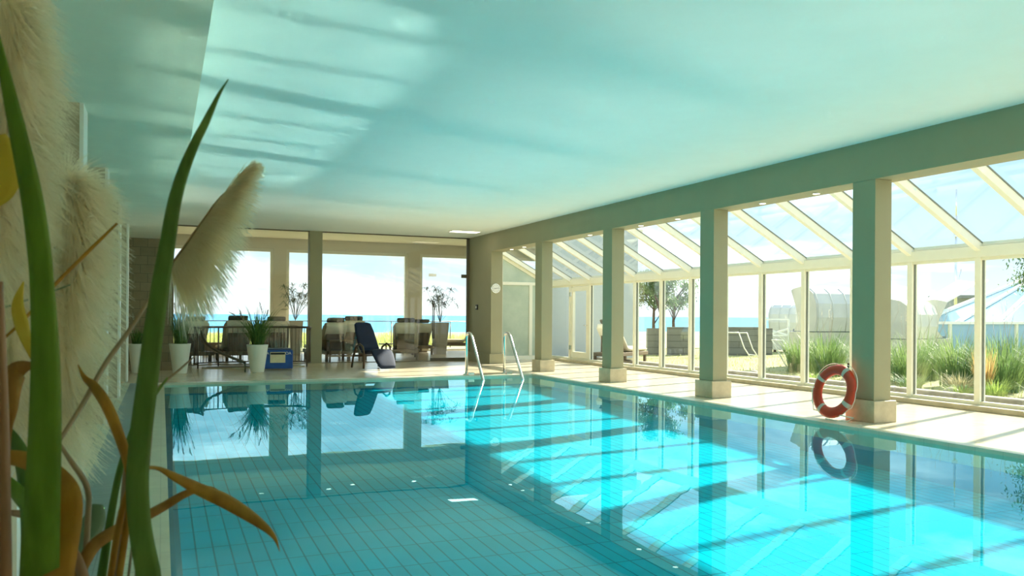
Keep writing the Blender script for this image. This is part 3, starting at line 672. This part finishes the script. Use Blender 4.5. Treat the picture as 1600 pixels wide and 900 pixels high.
#GROUND#
# ------------------------------------------------------------------ outside ground and sea
GR = mat('sandy_lawn', (0.36, 0.34, 0.15), 0.9, col2=(0.22, 0.25, 0.09), scale=0.8, detail=9)
struct(MB().box(10.85, 60, -12, YG + .2, -.3, -.06).build('ground', GR))
struct(MB().box(-30, 60, YO + .3, 60, -.3, -.03).build('ground_terrace', mat('terrace_sand', (0.45, 0.42, 0.28), 0.9, col2=(.28, .30, .12), scale=.6)))
struct(MB().box(13.8, 60, YG + .2, YO + .3, -.3, -.05).build('ground_lawn', GR))
sea = bpy.data.materials.new('sea_water'); sea.use_nodes = True; nt = sea.node_tree; bb = nt.nodes['Principled BSDF']
bb.inputs['Base Color'].default_value = (0.06, 0.30, 0.50, 1); bb.inputs['Roughness'].default_value = 0.45; bb.inputs['Specular IOR Level'].default_value = .2
struct(MB().box(-9000, 9000, 60, 16000, -5.2, -5).build('ground_sea', sea))
#OUT#
# ------------------------------------------------------------------ garden outside the conservatory
X['gravel'] = mat('gravel', (0.42, 0.40, 0.34), 0.9, col2=(0.15, 0.15, 0.12), scale=30, bump=1.0, bscale=50)
struct(MB().box(XW + .14, 12.1, -8, YG, -.3, -.04).build('ground_gravel', X['gravel']))
rnd = random.Random(4); X['curb'] = mat('garden_stone', (0.42, 0.38, 0.30), 0.9, var=.4, scale=4, bump=.5)
for i in range(16):
    y = 2.2 + i * 1.22
    o = MB().box(12.1, 12.32, y, y + 1.17, -.3, .06).build('edging_stone', X['curb'], bevel=.03)
    tag(o, 'weathered edging block between gravel and lawn, %s along the row' % ORD[i], 'edging stone', 'edging stones along the lawn')
def clump(x, y, h, n, reach, mt_, lab, sd_, cat='grass clump', grp=None, wd=.014, seeds=0, droop=(.1, .5), z0=-.06, name='ornamental_grass'):
    rnd = random.Random(sd_); b = MB()
    for i in range(n):
        az = rnd.random()*2*PI; q = rnd.random() ** .5 * reach * .45
        arcleaf(b, (x + q*math.cos(az), y + q*math.sin(az), z0), az + rnd.gauss(0, .5), rnd.uniform(.08, reach), rnd.uniform(.6, 1)*h, wd * rnd.uniform(.6, 1.2), rnd, rnd.uniform(*droop), 5, 0.2)
    o = empty(name, (x, y, z0), lab, cat, grp); b.build('blades', mt_, o)
    if seeds:
        s = MB()
        for i in range(seeds):
            az = rnd.random()*2*PI; rr = rnd.uniform(.1, reach); hh = h * rnd.uniform(.9, 1.15)
            t = Vector((x + rr*math.cos(az), y + rr*math.sin(az), z0 + hh)); s.tube([(x, y, z0), ((x + t.x)/2, (y + t.y)/2, z0 + hh*.6), t], .003, 3); plume_head(s, t, t + Vector((0, 0, .16)), .02, rnd, 16, .03, .006)
        s.build('seed_heads', X['seed'], o)
X['og'] = leafmat('ornamental_green', (0.10, 0.20, 0.06), (0.32, 0.42, 0.14), 1.5, .4)
X['og2'] = leafmat('dry_grass', (0.38, 0.34, 0.16), (0.66, 0.60, 0.36), 2, .45)
X['og3'] = leafmat('low_bright_grass', (0.22, 0.34, 0.06), (0.46, 0.54, 0.16), 2, .45)
spots = [(14.5, 15.6, 1.30), (14.3, 14.5, 1.45), (14.5, 13.4, 1.35), (14.3, 12.3, 1.30), (14.5, 11.3, 1.45), (14.3, 10.3, 1.40), (14.5, 9.3, 1.45), (14.3, 8.3, 1.4), (14.5, 7.3, 1.4), (14.3, 6.3, 1.35), (15.5, 12.9, 1.4), (15.5, 10.9, 1.45), (15.5, 8.9, 1.45)]
for i, (x, y, h) in enumerate(spots):
    clump(x, y, h, 400, .72, X['og'], ('tall green grass clump outside the conservatory, %s from the far end of the front row' % ['first', 'second', 'third', 'fourth', 'fifth', 'sixth', 'seventh', 'eighth', 'ninth', 'tenth'][i]) if i < 10 else 'tall green grass clump in the back row outside, %s of three' % ['farthest', 'middle', 'nearest'][i - 10], 20 + i, grp='tall grass clumps in the border', seeds=5)
lows = [(13.2, 12.2, .5, 1), (13.1, 11.2, .42, 0), (13.3, 10.3, .55, 1), (13.1, 9.5, .5, 2), (13.2, 8.7, .45, 0), (13.0, 7.9, .55, 1), (13.2, 7.0, .5, 1), (13.1, 6.1, .5, 1), (12.8, 13.4, .28, 2), (12.8, 9.9, .30, 2), (12.7, 8.2, .36, 1), (13.0, 5.2, .5, 1)]
words = {0: 'low grey-green tuft in the border, counted from the far end', 1: 'low straw-coloured tuft in the border, counted from the far end', 2: 'low bright green tuft in the border, counted from the far end'}
lows.sort(key=lambda q_: -q_[1]); cnt = [0, 0, 0]
for i, (x, y, h, t) in enumerate(lows):
    cnt[t] += 1
    clump(x, y, h, 200, .40, (X['og'], X['og2'], X['og3'])[t], words[t] + ', ' + ['first', 'second', 'third', 'fourth', 'fifth', 'sixth', 'seventh'][cnt[t] - 1] + ' of its kind', 60 + i, grp=('grey-green tufts', 'straw-coloured tufts', 'bright green tufts')[t], wd=.010, name='grass_tuft', cat='grass tuft')
clump(13.35, 9.9, .95, 160, .22, leafmat('orange_grass', (0.50, 0.32, 0.10), (0.75, 0.55, 0.25), 4, .5), 'upright golden-orange dry grass in the border, left of the glazing post', 90, droop=(0, .15), name='grass_tuft')
rnd = random.Random(8)
for i in range(9):
    x, y = rnd.uniform(12.5, 13.4), 5 + i * 1.25; r = rnd.uniform(.10, .18); b = MB(); b.lathe((x, y, -.08), [(r*.8, 0), (r, r*.4), (r*.85, r*.8), (r*.4, r*1.05), (.01, r*1.1)], 9, sy=rnd.uniform(.7, 1.2))
    tag(b.build('garden_stone', X['curb']), 'rounded grey stone among the low tufts outside, %s of nine' % ORD[i], 'stone', 'garden stones')
b = MB(); rnd = random.Random(12)
for i in range(7000):
    x = 12.35 + rnd.random() ** 1.3 * 14; y = rnd.uniform(8.5, 27)
    if y > 21.5 and x < 14.2: continue
    if x > 22 : continue
    arcleaf(b, (x, y, -.06), rnd.random()*2*PI, .05, rnd.uniform(.05, .14), .012, rnd, .3, 2, 0)
tag(b.build('lawn_grass', leafmat('lawn', (0.28, 0.32, 0.09), (0.46, 0.44, 0.18), .5, .4)), 'short sun-dried lawn grass outside the conservatory', 'grass', kind='stuff')
# shrub/tree builder
def tree(x, y, h, cr, lab, sd_, n=2600, mt_=None, z0=-.06, crz=None, lean=0, name='tree', ls=.05):
    rnd = random.Random(sd_); o = empty(name, (x, y, z0), lab, 'tree'); mt_ = mt_ or X['fol2']; crz = crz or cr
    b = MB(); top = Vector((x + lean, y, z0 + h - crz * .5))
    b.tube([(x, y, z0), (x + lean*.4, y + .05, z0 + h*.4), top], [h*.022 + .02, h*.016 + .015, .02], 8)
    tips = []
    for i in range(18):
        a = rnd.random()*2*PI; e = rnd.uniform(-.3, 1); t = rnd.uniform(.45, 1); s0 = Vector((x, y, z0)).lerp(top, t)
        tip = Vector((top.x + math.cos(a)*cr*rnd.uniform(.4,.95), top.y + math.sin(a)*cr*rnd.uniform(.4,.95), z0 + h - crz + e*crz*.9)); tips.append(tip)
        b.tube([s0, s0.lerp(tip, .5) + Vector((0,0,.08)), tip], [.025, .018, .008], 5)
    b.build('branches', X['bark'], o)
    f = MB()
    for i in range(n):
        c = rnd.choice(tips) + Vector((rnd.gauss(0, cr*.20), rnd.gauss(0, cr*.20), rnd.gauss(0, crz*.14)))
        d = Vector((rnd.gauss(0,1), rnd.gauss(0,1), rnd.gauss(0,1))).normalized() * ls * rnd.uniform(.8, 1.8)
        f.ribbon([c, c + d*.5, c + d], [ls*.12, ls*.5, ls*.05])
    f.build('foliage', mt_, o)
X['bark'] = mat('bark', (0.14, 0.10, 0.07), 0.9, var=.4, scale=20)
X['fol2'] = leafmat('tree_green', (0.06, 0.13, 0.05), (0.18, 0.27, 0.10), 2, .35)
q = at(1022, 550, 30); tree(q.x, q.y, 2.75, .75, 'bushy green tree behind the grey wall, seen left of the middle column', 31, 3200, ls=.09)
q = at(1053, 550, 34); tree(q.x, q.y, 2.9, .85, 'pine-like tree with loose branches beside the middle column', 32, 1800, ls=.10)
q = at(1640, 560, 18.5); tree(q.x, q.y, 3.05, .85, 'leafy tree reaching in at the right edge behind the glass roof', 33, 2400, ls=.07)
q = at(948, 550, 29.5); q.x += 1.0; q.y -= 2; tree(q.x, q.y, 2.9, .6, 'green shrub tree seen just right of the glazed door', 34, 2600, ls=.08)
# grey timber-clad walls
X['slate'] = tiled('grey_block_wall', (0.24, 0.24, 0.20), (0.20, 0.20, 0.17), (0.10, 0.10, 0.08), 1.2, .22, .01, .8, .5, vert=(R(90), 0, 0), nscale=3)
def wallseg(u0, u1, vt, vb, D, lab, th=.3, mt_=None, name='garden_wall'):
    a, c = at(u0, vb, D), at(u1, vb, D); zt = at((u0+u1)/2, vt, D).z
    b = MB(); d = (c - a); d.z = 0; nrm = Vector((-d.y, d.x, 0)).normalized() * th
    z0 = -.1; vs = []
    for z in (z0, zt):
        for p_ in (a, c, c + nrm, a + nrm): vs.append((p_.x, p_.y, z))
    b.add(vs, [(0,3,2,1),(4,5,6,7),(0,1,5,4),(1,2,6,5),(2,3,7,6),(3,0,4,7)])
    o = b.build(name, mt_ or X['slate']); tag(o, lab, 'wall'); return o
wallseg(1012, 1032, 513, 552, 28.5, 'dark grey garden wall seen just left of the middle column row')
wallseg(1044, 1083, 511, 552, 28.5, 'dark grey garden wall seen directly left of the third column')
wallseg(1140, 1186, 511, 552, 28.5, 'dark grey garden wall seen directly right of the wide teal column')
wallseg(1196, 1207, 513, 548, 29, 'short end of the grey wall beside the white cross fence')
wallseg(973, 992, 438, 553, 27.5, 'pale tall wall panel seen through the window left of the trees', mt_=mat('pale_render', (.66, .70, .70), .8), name='privacy_screen')
# cross fence
q0, q1 = at(1196, 500, 30), at(1232, 500, 30)
fc = empty('cross_fence', (q0.x, q0.y, 0), 'white railing with a cross brace in front of the sea, left of the beach chair', 'fence')
zt, zb = at(1210, 499, 30).z, at(1210, 524, 30).z
for (a, za, c, zc) in ((q0, zt, q1, zt), (q0, zt-.35, q1, zb), (q0, zb, q1, zt-.35), (q0, zb, q1, zb), (q1, 0, q1, zt), (q0, 0, q0, zt)):
    MB().bar((a.x, a.y, za), (c.x, c.y, zc), .06, .06, (0, 1, 0)).build('rail', X['white'], fc)
q = at(912, 556, 24.2); lounger(11.9, 19.9, 120, 'daybed standing outside on the gravel, seen through the glazed door', 50)
# beach chairs
X['hood'] = mat('pale_wicker', (0.62, 0.62, 0.56), 0.7, var=.15, scale=2, bump=.4, bscale=90)
X['hood2'] = mat('hood_fabric', (0.66, 0.67, 0.62), 0.7, var=.12, scale=3)
def beach_chair(x, y, rz, s, lab, z0=-.06):
    o = empty('beach_chair', (x, y, z0), lab, 'beach chair', 'hooded beach chairs')
    M = Matrix.Translation((x, y, z0)) @ Matrix.Rotation(R(rz), 4, 'Z') @ Matrix.Scale(s, 4)
    MB().prism([(-.42, .10), (.42, .10), (.48, .78), (-.40, .78)], 1.16, 'x', -.58, M).build('base_box', X['hood'], o, bevel=.01)
    prof = [(.50, .80), (.56, 1.10), (.54, 1.40), (.44, 1.62), (.26, 1.74), (.02, 1.78), (-.22, 1.74), (-.30, 1.70)]
    inner = [(-.30, 1.66), (-.22, 1.69), (.02, 1.73), (.24, 1.69), (.40, 1.58), (.49, 1.38), (.51, 1.10), (.45, .80)]
    MB().prism(prof + inner, 1.20, 'x', -.60, M).build('hood', X['hood2'], o)
    for sx in (-.61, .59):
        MB().prism([(.50, .80), (.56, 1.10), (.54, 1.40), (.44, 1.62), (.26, 1.74), (.02, 1.78), (-.22, 1.74), (-.30, 1.70), (-.12, 1.3), (-.05, 1.0), (-.20, .80)], .02, 'x', sx, M).build('side_panel', X['hood'], o)
    b = MB()
    for i in range(4): b.tube([M @ Vector((-.56 + i*.373, yy + .012, zz)) for yy, zz in prof[:5]] , .007*s, 5)
    b.build('ribs', X['hood2'], o)
    MB().box(-.55, .55, -.30, .30, .78, .84, M).build('seat_cushion', mat('striped_seat', (.10, .14, .25), .8), o)
    for sx in (-.45, .45):
        for sy in (-.35, .35): MB().box(sx-.04, sx+.04, sy-.04, sy+.04, -.0, .10, M).build('foot', X['wood'], o)
q = at(1285, 520, 22.5); beach_chair(q.x, q.y, 200-25, 1.24, 'large pale hooded beach chair behind the tall grass, left of the lifebuoy column')
q = at(1236, 545, 31.5); beach_chair(q.x, q.y, 110, 1.06, 'rounded pale hooded beach chair standing at the lawn edge before the sea')
q = at(1412, 520, 21.5); beach_chair(q.x, q.y, 190, 1.04, 'pale hooded beach chair seen just right of the lifebuoy column')
q = at(1446, 520, 22.5); beach_chair(q.x, q.y, 60, 1.05, 'pale hooded beach chair at the left end of the glass roof outside')
# white tubes built in place of reflections seen over the lawn
def tubereflection(px, D, lab):
    P_ = [at(u, v, D) for u, v in px]; o = empty('reflection_tubes', (P_[-1].x, P_[-1].y, -.06), lab, 'reflection shape', 'white tubes for reflections over the lawn')
    off = FWD * .5
    MB().tube(P_, .018, 6).build('reflection_side_tube', X['white'], o); MB().tube([p_ + off - RGT*.12 for p_ in P_], .018, 6).build('reflection_side_tube', X['white'], o)
    MB().tube([P_[0], P_[0] + off - RGT*.12], .018, 6).build('reflection_cross_tube', X['white'], o)
    m_ = P_[-1].lerp(P_[-2], .4); MB().tube([m_, m_ + off - RGT*.12], .018, 6).build('reflection_cross_tube', X['white'], o)
tubereflection([(1150, 520), (1167, 520), (1176, 545), (1187, 562)], 25.6, 'white tubes shaping a reflection before the grey wall outside')
tubereflection([(1224, 532), (1232, 548), (1244, 570), (1251, 580)], 20.2, 'white tubes shaping a reflection before the rounded beach chair')
# hipped glass roof of the neighbouring pavilion
X['rglass'] = mat('blue_roof_glass', (0.22, 0.42, 0.55), 0.06, spec=.8, coat=.5)
pv = empty('glass_pavilion', at(1560, 550, 26).to_tuple()[:2] + (-.06,), 'blue glazed pavilion roof with white bars and an open vent behind the grasses', 'glass roof')
def quad(pts, th=.03): 
    P_ = [Vector(p_) for p_ in pts]; nrm = (P_[1]-P_[0]).cross(P_[2]-P_[0]).normalized() * th; n_ = len(P_)
    return MB().add(P_ + [p_ - nrm for p_ in P_], [tuple(range(n_)), tuple(range(n_, 2*n_))[::-1]] + [(i, i+n_, (i+1) % n_ + n_, (i+1) % n_) for i in range(n_)])
e0 = at(1432, 506, 24); e1 = at(1720, 506, 24); e2 = at(1432, 506, 34); ridge0 = at(1610, 434, 28); ridge1 = at(1760, 434, 28); e3 = e1 + (e2 - e0)
for nm, pts in (('roof_pane', (e0, e1, ridge1, ridge0)), ('roof_pane', (e2, e0, ridge0))): quad(pts).build(nm, X['rglass'], pv)
def wv(a, c): return quad(((a.x, a.y, -.06), (c.x, c.y, -.06), (c.x, c.y, a.z), (a.x, a.y, a.z)))
wv(e0, e1).build('glass_wall', X['rglass'], pv); wv(e2, e0).build('glass_wall', X['rglass'], pv)
for a, c in ((e0, ridge0), (ridge0, ridge1), (e0, e1), (e2, e0)): MB().bar(a + Vector((0,0,.03)), c + Vector((0,0,.03)), .13, .08).build('roof_bar', X['white'], pv)
for t in (.22, .44, .66, .88):
    a = e0.lerp(e1, t); c = ridge0.lerp(ridge1, max(0, (t - .1) * .5)); MB().bar(a + Vector((0,0,.04)), c + Vector((0,0,.04)), .11, .07).build('roof_bar', X['white'], pv)
for t in (.0, .18, .36, .54, .72, .9):
    a = e0.lerp(e1, t); MB().bar((a.x, a.y, -.06), (a.x, a.y, a.z), .09, .09, (0,1,0)).build('wall_post', X['frame'], pv)
a = e0.lerp(ridge0, .30); c = e0.lerp(e1, .9); 
v0, v1, v2 = at(1450, 486, 23.6), at(1530, 441, 25.0), at(1544, 437, 25.6)
ov = quad((v0, v1, v1 + FWD*1.2 + UPV*.12, v0 + FWD*1.2 + UPV*.05), .06).build('open_vent', X['white'], pv)
MB().bar(at(1526, 450, 25), at(1543, 438, 25.2), .07, .07).build('vent_stay', X['white'], pv)
# mast and low flat-roofed hut
q = at(1493, 500, 36); ms = empty('mast', (q.x, q.y, -.06), 'slim grey mast rising behind the glass pavilion', 'mast')
zt = at(1493, 338, 36).z
MB().tube([(q.x, q.y, -.06), (q.x, q.y, zt)], [.075, .045], 8).build('pole', X['steel'], ms)
MB().tube([(q.x, q.y, zt), (q.x, q.y, zt + 1.2)], .03, 6).build('top_pole', X['steel'], ms); MB().box(q.x-.12, q.x+.12, q.y-.05, q.y+.05, zt-.9, zt-.7).build('bracket', X['steel'], ms)
c = at(1502, 420, 36); MB().tube([(q.x, q.y, at(1493, 462, 36).z), (c.x, c.y, c.z)], .02, 5).build('stay', X['steel'], ms)
a = at(1454, 540, 40); c = at(1530, 540, 40); hz = at(1480, 463, 40).z
ht = empty('beach_hut', (a.x, a.y, -.06), 'low grey flat-roofed hut behind the glass pavilion', 'hut')
b = quad(((a.x, a.y, -.06), (c.x, c.y, -.06), (c.x, c.y, hz - .15), (a.x, a.y, hz - .15)), -2.0); b.build('walls', mat('hut_grey', (.34, .36, .34), .8), ht)
quad(((a.x - .2, a.y, hz - .15), (c.x + .2, c.y, hz - .15), (c.x + .2, c.y, hz), (a.x - .2, a.y, hz)), -2.2).build('roof', mat('hut_roof', (.22, .24, .22), .7), ht)

# ------------------------------------------------------------------ pampas grass arrangement close to the camera
X['plume'] = leafmat('pampas_plume', (0.78, 0.72, 0.54), (0.93, 0.89, 0.74), 9, .62, .7)
X['plumed'] = leafmat('pampas_plume_shaft', (0.48, 0.36, 0.16), (0.62, 0.50, 0.26), 9, .3, .7)
X['bg'] = leafmat('blade_green', (0.10, 0.22, 0.012), (0.17, 0.33, 0.03), 6, .4, .4, (9, 9, .8))
X['bg2'] = leafmat('blade_olive', (0.09, 0.19, 0.03), (0.16, 0.29, 0.06), 6, .45, .4, (9, 9, .8))
X['och'] = leafmat('blade_ochre', (0.34, 0.18, 0.02), (0.52, 0.30, 0.04), 7, .5, .45, (6, 6, 1.2))
X['org'] = leafmat('blade_orange_brown', (0.26, 0.12, 0.015), (0.46, 0.26, 0.06), 7, .45, .45, (6, 6, 1.2))
X['tan'] = leafmat('stem_tan', (0.28, 0.21, 0.12), (0.44, 0.35, 0.22), 9, .3, .5)
X['redst'] = leafmat('stem_reddish', (0.26, 0.13, 0.06), (0.42, 0.25, 0.14), 8, .3, .5)
X['yel'] = leafmat('leaf_yellow', (0.55, 0.42, 0.04), (0.72, 0.60, 0.10), 8, .5, .5)
X['bgr'] = leafmat('blade_bluegreen', (0.14, 0.24, 0.14), (0.24, 0.36, 0.24), 6, .4, .45)
pt = at(120, 700, 1.05); PC = Vector((pt.x - .02, pt.y + .05, 0))
pg = empty('pampas_grass', (PC.x, PC.y, 0), 'large pampas grass with cream plumes and long blades filling the left foreground', 'plant')
MB().lathe((PC.x, PC.y, 0), [(.13, 0), (.14, .02), (.19, .60), (.20, .64), (.18, .64), (.17, .56), (.01, .56)], 36).build('pot', X['pot'], pg)
def smoothpts(px, k=5):
    """Catmull-Rom through (u, v, width, depth)"""
    out = []; n = len(px)
    for i in range(n - 1):
        p0, p1, p2, p3 = px[max(i-1,0)], px[i], px[i+1], px[min(i+2, n-1)]
        for j in range(k):
            t = j / k; out.append([0.5*((2*b_) + (-a_+c_)*t + (2*a_-5*b_+4*c_-d_)*t*t + (-a_+3*b_-3*c_+d_)*t**3) for a_, b_, c_, d_ in zip(p0, p1, p2, p3)])
    out.append(list(px[-1])); return out
def blade(px, mt_, name='blade', tilt=0.25, fold=.12, tail=True, k=5):
    S = smoothpts(px, k); pts = []; wd = []
    for (u, v, w_, d) in S: pts.append(at(u, v, d)); wd.append(max(w_, .3) * d / FPX)
    if tail and S[-1][1] > 860:       # carry on down into the pot
        e = Vector((PC.x + (pts[-1].x - PC.x)*.35, PC.y + (pts[-1].y - PC.y)*.35, .60)); pts.append(pts[-1].lerp(e, .5)); wd.append(wd[-1]*.7); pts.append(e); wd.append(wd[-2]*.4)
    b = MB(); n = len(pts); vs = []
    for i, p_ in enumerate(pts):
        d = (pts[min(i+1,n-1)] - pts[max(i-1,0)]).normalized()
        view = (p_ - Vector((0, 0, EYE))).normalized(); side = d.cross(view); side = (side if side.length > 1e-5 else d.orthogonal()).normalized()
        nrm = d.cross(side).normalized(); side = (side * math.cos(tilt) + nrm * math.sin(tilt)).normalized(); nrm = d.cross(side).normalized(); h = wd[i]/2/math.cos(tilt)
        vs += [p_ - side*h, p_ - side*h*.5 + nrm*h*fold*.7, p_ + nrm*h*fold, p_ + side*h*.5 + nrm*h*fold*.7, p_ + side*h]
    fs = [(5*i+j, 5*i+j+1, 5*i+j+6, 5*i+j+5) for i in range(n-1) for j in range(4)]
    o = b.add(vs, fs, True).build(name, mt_, pg)
    sdm = o.modifiers.new('thickness', 'SOLIDIFY'); sdm.thickness = .0009
    return o
def stem(px, mt_, name='stem', tail=True):
    S = smoothpts(px, 5); pts = [at(u, v, d) for (u, v, w_, d) in S]; rr = [max(w_, .5)*d/FPX/2 for (u, v, w_, d) in S]
    if tail and S[-1][1] > 860:
        e = Vector((PC.x, PC.y, .60)); pts += [pts[-1].lerp(e, .5), e]; rr += [rr[-1], rr[-1]]
    return MB().tube(pts, rr, 8).build(name, mt_, pg)
blade([(-14,20,6,.82),(4,100,15,.82),(31,220,26,.82),(50,310,31,.83),(61,390,33,.84),(66,450,34,.85),(71,560,40,.86),(70,680,46,.87),(66,790,50,.88),(62,905,54,.9)], X['bg'], 'green_blade', .2, .10)
blade([(357,124,1,1.02),(342,148,5,1.02),(322,190,11,1.01),(303,228,14,1.0),(286,270,17,1.0),(272,320,20,.99),(262,380,23,.98),(252,440,26,.97),(240,520,29,.96),(229,610,31,.95),(219,690,32,.95),(215,760,33,.94),(220,830,33,.94),(234,905,36,.93)], X['bg2'], 'green_blade', .2, .10)
blade([(-6,716,22,.95),(25,716,24,.95),(60,727,30,.94),(90,750,36,.93),(106,775,38,.92),(106,810,40,.92),(98,860,42,.91),(90,905,44,.9)], X['och'], 'ochre_blade', .3, .1)
blade([(122,570,2,1.05),(132,590,8,1.05),(148,605,15,1.05),(168,636,17,1.04),(186,680,16,1.03),(200,725,14,1.02),(206,770,12,1.0),(196,835,10,1.0),(186,905,10,.98)], X['och'], 'ochre_blade', .2, .3)
blade([(437,862,.6,1.02),(430,842,6,1.02),(415,825,12,1.03),(385,803,19,1.04),(350,782,22,1.04),(310,764,19,1.04),(275,746,13,1.03),(243,731,6,1.02),(215,740,8,1.0),(190,800,10,1.0),(172,905,10,.98)], X['och'], 'ochre_blade', .35, .35)
blade([(345,769,1,1.1),(330,763,6,1.1),(308,765,10,1.09),(285,774,12,1.08),(258,790,14,1.07),(225,808,16,1.05),(180,830,19,1.04),(145,855,20,1.02),(118,905,20,1.0)], X['org'], 'orange_brown_blade', .3, .35)
blade([(213,655,8,1.12),(198,700,10,1.12),(186,740,10,1.11),(176,790,11,1.1),(168,840,12,1.09),(158,905,14,1.08)], X['bg2'], 'green_blade', .3, .2)
blade([(262,590,3,1.2),(240,620,6,1.18),(222,650,8,1.15),(212,670,8,1.14)], X['bg2'], 'green_blade', .3, .2, tail=False)
blade([(205,700,8,1.08),(200,740,15,1.07),(197,790,18,1.06),(190,840,16,1.05),(184,905,14,1.04)], X['tan'], 'tan_blade', .3, .2)
blade([(153,788,16,1.15),(146,815,34,1.14),(130,845,32,1.12),(116,880,20,1.1),(108,905,16,1.1)], X['bgr'], 'cut_blade', .2, .2)
blade([(37,440,2,.98),(30,462,12,.98),(28,482,18,.98),(34,508,20,.98),(42,535,14,.97),(52,565,4,.97)], X['yel'], 'yellow_leaf', .3, .2, tail=False)
blade([(-8,212,30,.84),(0,240,52,.84),(3,272,54,.84),(-2,300,40,.84),(-14,322,14,.84)], X['yel'], 'yellow_leaf', .2, .15, tail=False)
blade([(52,570,8,1.0),(28,578,28,1.0),(16,600,34,.99),(14,640,24,.98),(10,700,12,.98),(12,905,12,.95)], X['org'], 'brown_leaf', .3, .2)
blade([(12,668,8,1.05),(24,690,18,1.05),(36,720,24,1.04),(42,760,24,1.03),(44,830,20,1.02),(40,905,18,1.0)], X['bg2'], 'dark_green_blade', .4, .3)
blade([(8,745,10,1.02),(28,770,22,1.02),(48,800,20,1.0),(60,850,16,1.0),(60,905,14,.98)], X['bg'], 'dark_green_blade', .4, .3)
stem([(-2,440,12,.9),(3,560,14,.9),(6,700,17,.9),(8,905,20,.88)], X['redst'])
stem([(236,463,5,1.12),(205,512,7,1.1),(165,568,8,1.08),(130,630,8,1.05),(92,690,6,1.02)], X['tan'], tail=False)
stem([(92,692,5,1.02),(112,722,8,1.02),(130,748,9,1.03),(138,770,9,1.04),(138,800,9,1.05),(132,905,9,1.02)], X['tan'])
stem([(183,349,4,1.1),(135,396,6,1.08),(85,446,6,1.05),(35,502,5,1.02),(-12,545,4,1.0)], X['och'], tail=False)
stem([(110,445,2,1.1),(50,466,3,1.08),(-10,486,3,1.05)], X['bgr'], tail=False)
stem([(10,800,8,1.1),(60,812,16,1.05),(112,860,16,1.0),(132,905,16,.98)], X['redst'])
stem([(305,556,2,1.3),(280,578,4,1.28),(258,598,4,1.26),(236,640,4,1.2),(200,905,4,1.05)], X['tan'])

def plume(axis, n, rnd, lenf, dirf, mt_, name='plume', wpx=1.1):
    """feather plume: hairs leave an axis [(u, v, depth)]; dirf gives each hair's image direction"""
    S = smoothpts([(u, v, 0, d) for u, v, d in axis], 10); b = MB(); N = len(S)
    for i in range(n):
        t = rnd.random() * (N - 1.001); k = int(t); f = t - k
        u = S[k][0]*(1-f) + S[k+1][0]*f; v = S[k][1]*(1-f) + S[k+1][1]*f; d = S[k][3]*(1-f) + S[k+1][3]*f
        c = at(u, v, d); tt = t / (N - 1); L = lenf(tt, rnd) * d / FPX; dx, dy, dz, bend = dirf(tt, rnd)
        dr = (RGT*dx - UPV*dy + FWD*dz); dr = dr.normalized() if dr.length > 1e-6 else RGT
        g = -UPV * bend
        p1 = c + dr*L*.4 + g*L*.06; p2 = c + dr*L*.75 + g*L*.28; p3 = c + dr*L + g*L*.62
        w_ = wpx * d / FPX
        b.ribbon([c, p1, p2, p3], [w_, w_, w_*.8, w_*.25], p1.cross(UPV) if rnd.random() < .5 else RGT*rnd.uniform(-1,1) + UPV*rnd.uniform(-1,1))
    o = b.build(name, mt_, pg); return o
rnd = random.Random(77)
def dirC(t, r): 
    # small plume: hairs sweep from the left-hand axis up-right at the tip, down-right at the base
    a = R(r.gauss(0, 12)) + (R(-38) * t ** 1.2 + R(58) * (1 - t) ** 1.6)
    return (math.cos(a), math.sin(a), r.uniform(-.35, .35), .15 + .45 * (1 - t))
plume([(266,420,1.35),(290,385,1.35),(318,345,1.35),(345,308,1.34),(368,282,1.33),(388,271,1.33)], 4600, rnd, lambda t, r: r.uniform(.35, 1) * (92 - 62 * t ** 1.5), dirC, X['plume'], 'small_plume', .95)
stem([(388,270,1,1.33),(345,307,2,1.34),(318,343,3,1.35),(290,383,4,1.35),(267,420,6,1.35),(256,470,7,1.32),(244,560,8,1.25),(234,680,8,1.18),(214,905,8,1.05)], X['tan'])
def dirA(t, r): 
    a = r.gauss(R(28), R(34)); 
    if r.random() < .28: a = r.uniform(-PI, PI)
    return (math.cos(a), math.sin(a), r.uniform(-.8, .8), .45)
plume([(-40,400,1.05),(-10,300,1.04),(10,200,1.03),(16,100,1.02),(8,20,1.0),(-5,-60,1.0)], 8500, rnd, lambda t, r: r.uniform(.45, 1) * (128 - 40*t), dirA, X['plume'], 'large_plume', 1.25)
def dirB(t, r):
    a = r.gauss(R(18) + R(40)*(1-t), R(30)) 
    if r.random() < .25: a = r.uniform(-PI*.9, PI)
    return (math.cos(a), math.sin(a), r.uniform(-.8, .8), .4)
plume([(60,690,1.25),(82,600,1.24),(95,500,1.22),(105,420,1.21),(110,350,1.2),(108,300,1.2),(100,285,1.2)], 9500, rnd, lambda t, r: r.uniform(.4, 1) * (112 - 25*t), dirB, X['plume'], 'large_plume', 1.3)
plume([(-20,640,1.15),(5,560,1.15),(20,480,1.15),(25,400,1.15)], 4200, rnd, lambda t, r: r.uniform(.4, 1) * 85, dirB, X['plume'], 'large_plume', 1.3)
stem([(8,20,3,1.02),(16,100,5,1.03),(8,200,6,1.04),(-14,320,7,1.05),(-30,560,8,1.05),(-20,905,8,1.0)], X['tan'])
stem([(108,300,3,1.21),(105,420,5,1.22),(94,510,6,1.22),(60,690,7,1.2),(70,905,7,1.1)], X['tan'])
